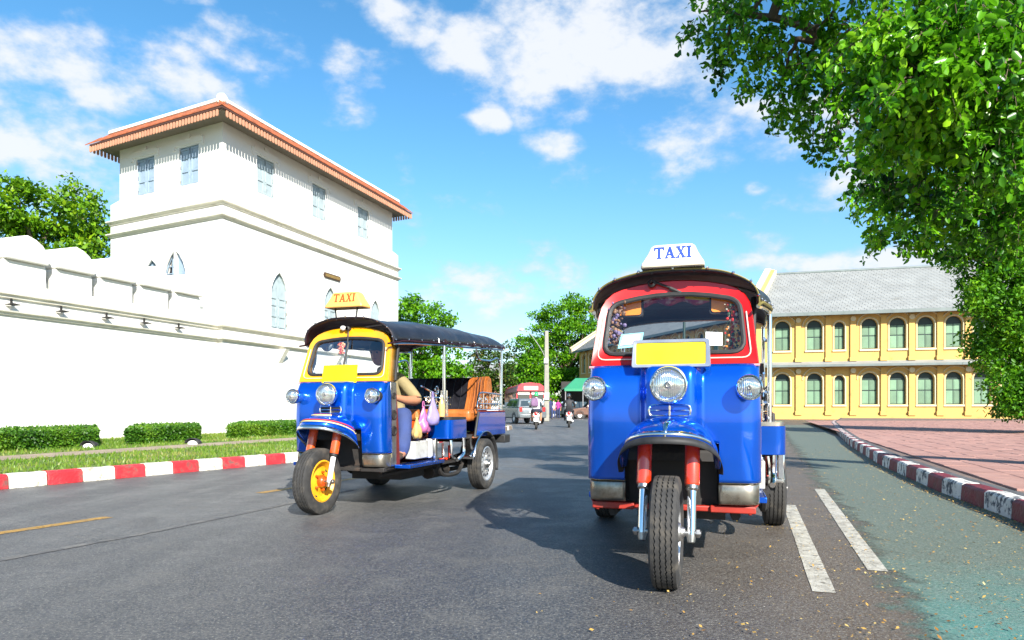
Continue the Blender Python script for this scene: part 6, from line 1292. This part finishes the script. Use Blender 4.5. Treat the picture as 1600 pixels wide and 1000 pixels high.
def small_house():
    g = empty('house', (-6, 92, 0), 0, label='low cream building with brown eaves glimpsed between the trees behind the yellow tuk-tuk', cat='house'); M_h = M_cream; k = 92 / FPX
    zt = EYE + (HZ - 592) * k; x0, x1 = -95 * k + 6 , -12 * k + 6; mb = MB(); mb.span((x0, 0, 0), (x1 - .6, 8, zt)); mb.build('wall', mat('brown plaster', (.30, .16, .11), .85), g)
    mb = MB(); mb.loft([[(x, y, z) for y, z in ((-1, zt), (-1, zt + .35), (4, zt + 2.2), (9, zt + .3), (9, zt))] for x in (x0 - .5, x1)]); mb.build('roof', M_groof, g, smooth=False)
    mb = MB(); mb.loft([[(x, -1.1, zt + .0 + h_ + (x - x0) * -.09 + .4), (x, -1.0, zt + h_ + (x - x0) * -.09 + .4)] for x, h_ in ((x0 - .5, .35), (x1 + .1, .35))], closed=False); mb.build('fascia', M_whitep, g, solid=.25)
    for i in range(4): mb = MB(); mb.span((x0 + .8 + i * 1.6, -.05, 1), (x0 + 1.6 + i * 1.6, .02, 2.4)); mb.build('window', M_dglass, g)
small_house()

# ------------------------------------------------------------------ trees
def limb(mb, a, b, r0, r1, wob=.06, n=6):
    a, b = Vector(a), Vector(b); L_ = (b - a).length; pts = [a + (b - a) * (i / n) + Vector((rnd.uniform(-1, 1), rnd.uniform(-1, 1), rnd.uniform(-1, 1))) * L_ * wob * (0 if i in (0, n) else 1) for i in range(n + 1)]
    mb.tube(pts, lin(r0, r1, n + 1), 8)
def far_tree(D, trunk_px, lobes, label, m, leaf=.22, dens=1.0, tr=.3, cat='tree', grp=None, depth=1.0):
    """lobes: (px, py, rx_px, ry_px) at depth D"""
    k = D / FPX; bx = (trunk_px - 800) * k; g = empty('tree', (bx, D, 0), fixed=True, label=label, cat=cat, group=grp); L3 = []
    for (px, py, rx, ry) in lobes:
        c = PX(px, py, D); L3.append((c.x, D + rnd.uniform(-.5, .5) * rx * k * depth, c.z, rx * k, rx * k * .9 * depth, ry * k))
    mb = MB(); base = Vector((bx, D, -.05)); low = min(l[2] - l[5] * .2 for l in L3); cx = sum(l[0] for l in L3) / len(L3); fork = Vector((bx * .7 + cx * .3, D, max(.8, low)))
    mb.tube([base, base + Vector((0, 0, .3)), base.lerp(fork, .5), fork], [tr * 1.5, tr * 1.1, tr, tr * .8], 10)
    for l in L3: limb(mb, fork, (l[0], l[1], l[2]), tr * .5, tr * .08)
    mb.build('trunk', M_bark, g); area = sum(l[3] * l[5] + l[3] * l[4] for l in L3); n = int(area * 330 * dens / (leaf / .22) ** 2)
    # sub-clumps: leaf tufts gathered round twig ends so that the crown breaks into light and shade
    nt_ = max(60, n // 60); tc = shell(L3, nt_, .55); per = n // nt_; ts = leaf * 2.5
    P = np.repeat(tc, per, 0) + unit(nr.normal(size=(nt_ * per, 3))) * (ts * nr.rand(nt_ * per, 1) ** .5) * np.array([1.1, 1.1, .62])
    c = quads_obj('crown', leaves(P, leaf, .62, .25, up=1.2), m, g); c['kind'] = 'stuff'; return g
far_tree(33, 60, [(45, 330, 48, 40), (30, 300, 22, 20), (90, 325, 38, 36), (60, 375, 60, 34), (20, 380, 50, 40), (95, 395, 45, 30), (5, 330, 12, 25)], 'leafy lime-green tree behind the rampart wall, left of two', M_leafB, .24, 1.25)
far_tree(36, 150, [(140, 345, 26, 40), (118, 292, 13, 14), (140, 300, 14, 16), (150, 320, 16, 20), (130, 385, 40, 38), (165, 385, 26, 40), (115, 350, 14, 16)], 'slimmer lime-green tree close to the left side of the tower', M_leafB, .22, 1.0)
far_tree(52, 660, [(655, 490, 38, 24), (690, 500, 22, 12), (632, 520, 30, 40), (665, 535, 45, 30), (700, 560, 32, 28), (650, 580, 50, 34), (690, 590, 36, 20), (640, 475, 16, 14), (705, 498, 9, 5), (720, 575, 14, 18)], 'bright green tree right behind the yellow tuk-tuk canopy', M_leafA, .27, 1.3)
far_tree(80, 765, [(760, 555, 22, 14), (775, 575, 28, 22), (745, 580, 22, 24), (755, 600, 36, 20), (790, 590, 16, 28)], 'darker brownish tree behind the rear of the yellow tuk-tuk', M_leafD, .32, 1.1)
far_tree(101, 889, [(880, 490, 38, 26), (910, 495, 26, 20), (850, 492, 24, 7), (860, 520, 30, 18), (895, 530, 42, 34), (870, 560, 40, 34), (905, 570, 30, 34), (925, 520, 20, 26), (845, 555, 24, 20), (880, 595, 36, 18), (893, 468, 10, 8), (917, 475, 12, 10)], 'big broad-crowned tree between the tuk-tuks, behind the left end of the yellow building', M_leafA, .40, 1.25, .38)
far_tree(97, 826, [(825, 530, 18, 14), (832, 550, 22, 18), (820, 580, 26, 24), (840, 585, 26, 26), (805, 590, 20, 20)], 'smaller tree behind the lamp pole', M_leafA, .40, 1.2)
for i, (px, w, h, D) in enumerate(((700, 75, 30, 100), (796, 60, 66, 104), (866, 50, 40, 98))):
    far_tree(D, px, [(px - w * .5, 615, w * .55, h), (px, 605, w * .6, h * 1.1), (px + w * .5, 615, w * .55, h), (px, 635, w, 22)], ['low tree mass on the skyline behind the yellow tuk-tuk', 'low tree mass behind the bus', 'low tree mass behind the pedestrians'][i], M_leafD if i % 2 else M_leafA, .42, 1.0)

# near tree on the right: trunk on the pavement outside the frame, boughs reaching over the road
def near_tree():
    base = Vector((7.3, 8.6, .12)); g = empty('tree', base, fixed=True, label='large overhanging tree whose leafy boughs fill the upper right corner', cat='tree')
    L = [(1095, 18, 7.2, 34, 24), (1150, 45, 7.0, 52, 38), (1125, 95, 7.4, 24, 20), (1180, 110, 7.2, 42, 36), (1235, 55, 6.8, 58, 50), (1215, 140, 7.2, 34, 26), (1245, 150, 7.0, 40, 32), (1290, 85, 6.6, 54, 52), (1300, 170, 6.9, 42, 36),
         (1345, 40, 6.2, 55, 50), (1335, 120, 6.4, 50, 42), (1290, 212, 7.0, 28, 24), (1345, 200, 6.6, 42, 42), (1322, 238, 7.0, 28, 26), (1270, 190, 7.0, 24, 18), (1165, 0, 6.8, 60, 24), (1150, -40, 7.4, 60, 30), (1200, -60, 6.6, 90, 50), (1340, -50, 6.0, 90, 50),
         (1400, 60, 5.2, 60, 62), (1450, 120, 4.9, 62, 58), (1500, 55, 4.9, 72, 62), (1565, 110, 5.0, 66, 66), (1420, 190, 5.4, 52, 52), (1485, 215, 5.4, 60, 50), (1565, 215, 5.6, 66, 62), (1385, 255, 6.2, 42, 40), (1440, 295, 6.6, 52, 44), (1515, 300, 6.8, 62, 52), (1590, 320, 6.6, 62, 62),
         (1350, 288, 7.2, 26, 22), (1368, 322, 7.8, 40, 34), (1410, 362, 8.2, 42, 32), (1468, 362, 8.4, 44, 34), (1345, 300, 7.8, 20, 16), (1450, -60, 7.4, 90, 50), (1560, -60, 7.6, 100, 60), (1690, 60, 7.8, 90, 80), (1700, 200, 7.8, 90, 90), (1680, 340, 7.2, 90, 70), (1560, 10, 6.8, 90, 60), (1530, 150, 7.4, 90, 70), (1620, 260, 7.6, 80, 70)]
    S = []      # unseen crown lobes added above the frame to shade the road-side boughs
    for c, rr in (((3.5, 4.4, 6.3), 1.0), ((4.3, 4.0, 7.0), 1.0), ((2.9, 5.2, 6.6), .9), ((5.0, 5.6, 6.6), 1.1), ((4.2, 6.4, 6.0), .9)): S.append((c, rr))
    twigs = []; LF = []; BR = MB(); fork = Vector((6.4, 8.0, 3.3))
    BR.tube(bez([base - Vector((0, 0, .2)), base + Vector((-.1, 0, .5)), (7.05, 8.4, 1.7), fork], 6), lin(.34, .20, 19), 12)
    mains = [bez([fork, (5.2, 7.6, 4.2), (3.9, 7.2, 4.25), PX(1255, 40, 6.9), PX(1130, 20, 7.1)], 6), bez([fork, (5.3, 6.8, 4.0), PX(1500, 100, 5.8), PX(1420, 90, 5.4)], 6), bez([fork, (6.0, 7.6, 3.6), PX(1560, 260, 7.2), PX(1400, 300, 7.4)], 6), bez([fork, (6.6, 6.8, 4.6), (5.8, 5.6, 5.2)], 6), bez([(5.2, 7.6, 4.2), PX(1400, 110, 7.0), PX(1300, 70, 6.8), PX(1240, 60, 6.8)], 6)]
    for m_ in mains: BR.tube(m_, lin(.12, .018, len(m_)), 8)
    allp = [p for m_ in mains for p in m_]
    for (px, py, D, rx, ry) in L:
        k = D / FPX; c = PX(px, py, D); n = max(4, int(rx * ry / (145 if px < 1370 else 64))); near = min(allp, key=lambda p: (p - c).length); limb(BR, near, c, .022, .008, .08)
        for _ in range(n):
            d = Vector(unit(nr.normal(size=3))); s_ = c + Vector((d.x * rx * k, d.y * rx * k * 1.1, d.z * ry * k)) * (rnd.random() ** .4); ln = rnd.uniform(.14, .30); dr = Vector((d.x * .6 - .15, d.y * .5, -.75 + d.z * .5)).normalized()
            q = [c.lerp(s_, .55), s_, s_ + dr * ln]; BR.tube(q, [.005, .0035, .0015], 4); nlv = 26
            t = nr.rand(nlv); P = np.array(s_)[None] * (1 - t)[:, None] + np.array(s_ + dr * ln)[None] * t[:, None] + nr.normal(size=(nlv, 3)) * .035; LF.append((P, D))
    for c, rr in S:
        c = Vector(c); near = min(allp, key=lambda p: (p - c).length); limb(BR, near, c, .05, .012, .06); q = shell([(c.x, c.y, c.z, rr, rr, rr * .55)], 2600, .7); LF.append((q, 5))
    BR.build('trunk', M_bark, g)
    P = np.concatenate([a for a, _ in LF]); co = leaves(P, .068, .56, .75, six=True, up=.6)
    cen = co.mean(1); px = 800 + FPX * cen[:, 0] / cen[:, 1]; py = HZ - FPX * (cen[:, 2] - EYE) / cen[:, 1]; vis = (px > 1060) & (px < 1600) & (py > 0) & (py < 420)
    score = np.where(vis, cen[:, 1], 99); order = np.argsort(score); big = order[:300]; rest = order[300:]
    c = quads_obj('foliage', co[rest], M_leafC, g); c['kind'] = 'stuff'
    # the nearest 300 leaves, each an object (same leaf mesh data shared)
    lf = co[big]; protos = []
    for i in range(12):
        o = quads_obj('leaf', (lf[i] - lf[i][0])[None], M_leafC, None); protos.append(o.data); bpy.data.objects.remove(o)
    for i in range(300):
        o = bpy.data.objects.new('leaf', protos[i % 12]); COL.objects.link(o); o.parent = g; o.location = Vector(lf[i][0]) - base; o.rotation_euler = (rnd.uniform(-.5, .5), rnd.uniform(-.5, .5), rnd.uniform(0, 6.28))
near_tree()
def side_tree():
    D = 21; g = empty('tree', (16.6, D, .12), fixed=True, label='dense bright green tree on the pavement at the right edge, below the overhanging boughs', cat='tree'); k = D / FPX; L3 = []
    for (px, py, rx, ry) in ((1545, 420, 44, 40), (1600, 420, 60, 50), (1530, 470, 30, 34), (1575, 490, 56, 44), (1550, 540, 34, 36), (1605, 550, 60, 50), (1568, 600, 30, 34), (1600, 625, 52, 30), (1585, 640, 36, 14), (1660, 500, 70, 120), (1655, 620, 70, 36), (1500, 400, 26, 20), (1640, 360, 80, 50), (1548, 380, 50, 30)):
        c = PX(px, py, D); L3.append((c.x, D + rnd.uniform(-.6, .6), c.z, rx * k, rx * k, ry * k))
    mb = MB(); b = Vector((16.6, D, .1)); mb.tube([b, b + Vector((-.1, 0, 1)), b + Vector((-.3, 0, 3.2)), b + Vector((-.6, 0, 5.4))], [.28, .2, .16, .08], 10)
    for l in L3: limb(mb, b + Vector((-.2, 0, min(5, max(.6, l[2] - .8)))), l[:3], .07, .015)
    mb.build('trunk', M_bark, g); nt_ = 1250; tc = shell(L3, nt_, .6); per = 34; P = np.repeat(tc, per, 0) + nr.normal(size=(nt_ * per, 3)) * np.array([.15, .15, .11])
    c = quads_obj('crown', leaves(P, .125, .5, .4, six=True, up=1.0), M_leafB2, g); c['kind'] = 'stuff'
M_leafB2 = leafmat('hanging green foliage', [(.012, .06, .004), (.05, .18, .006), (.12, .33, .009), (.24, .46, .016)], .42)
side_tree()
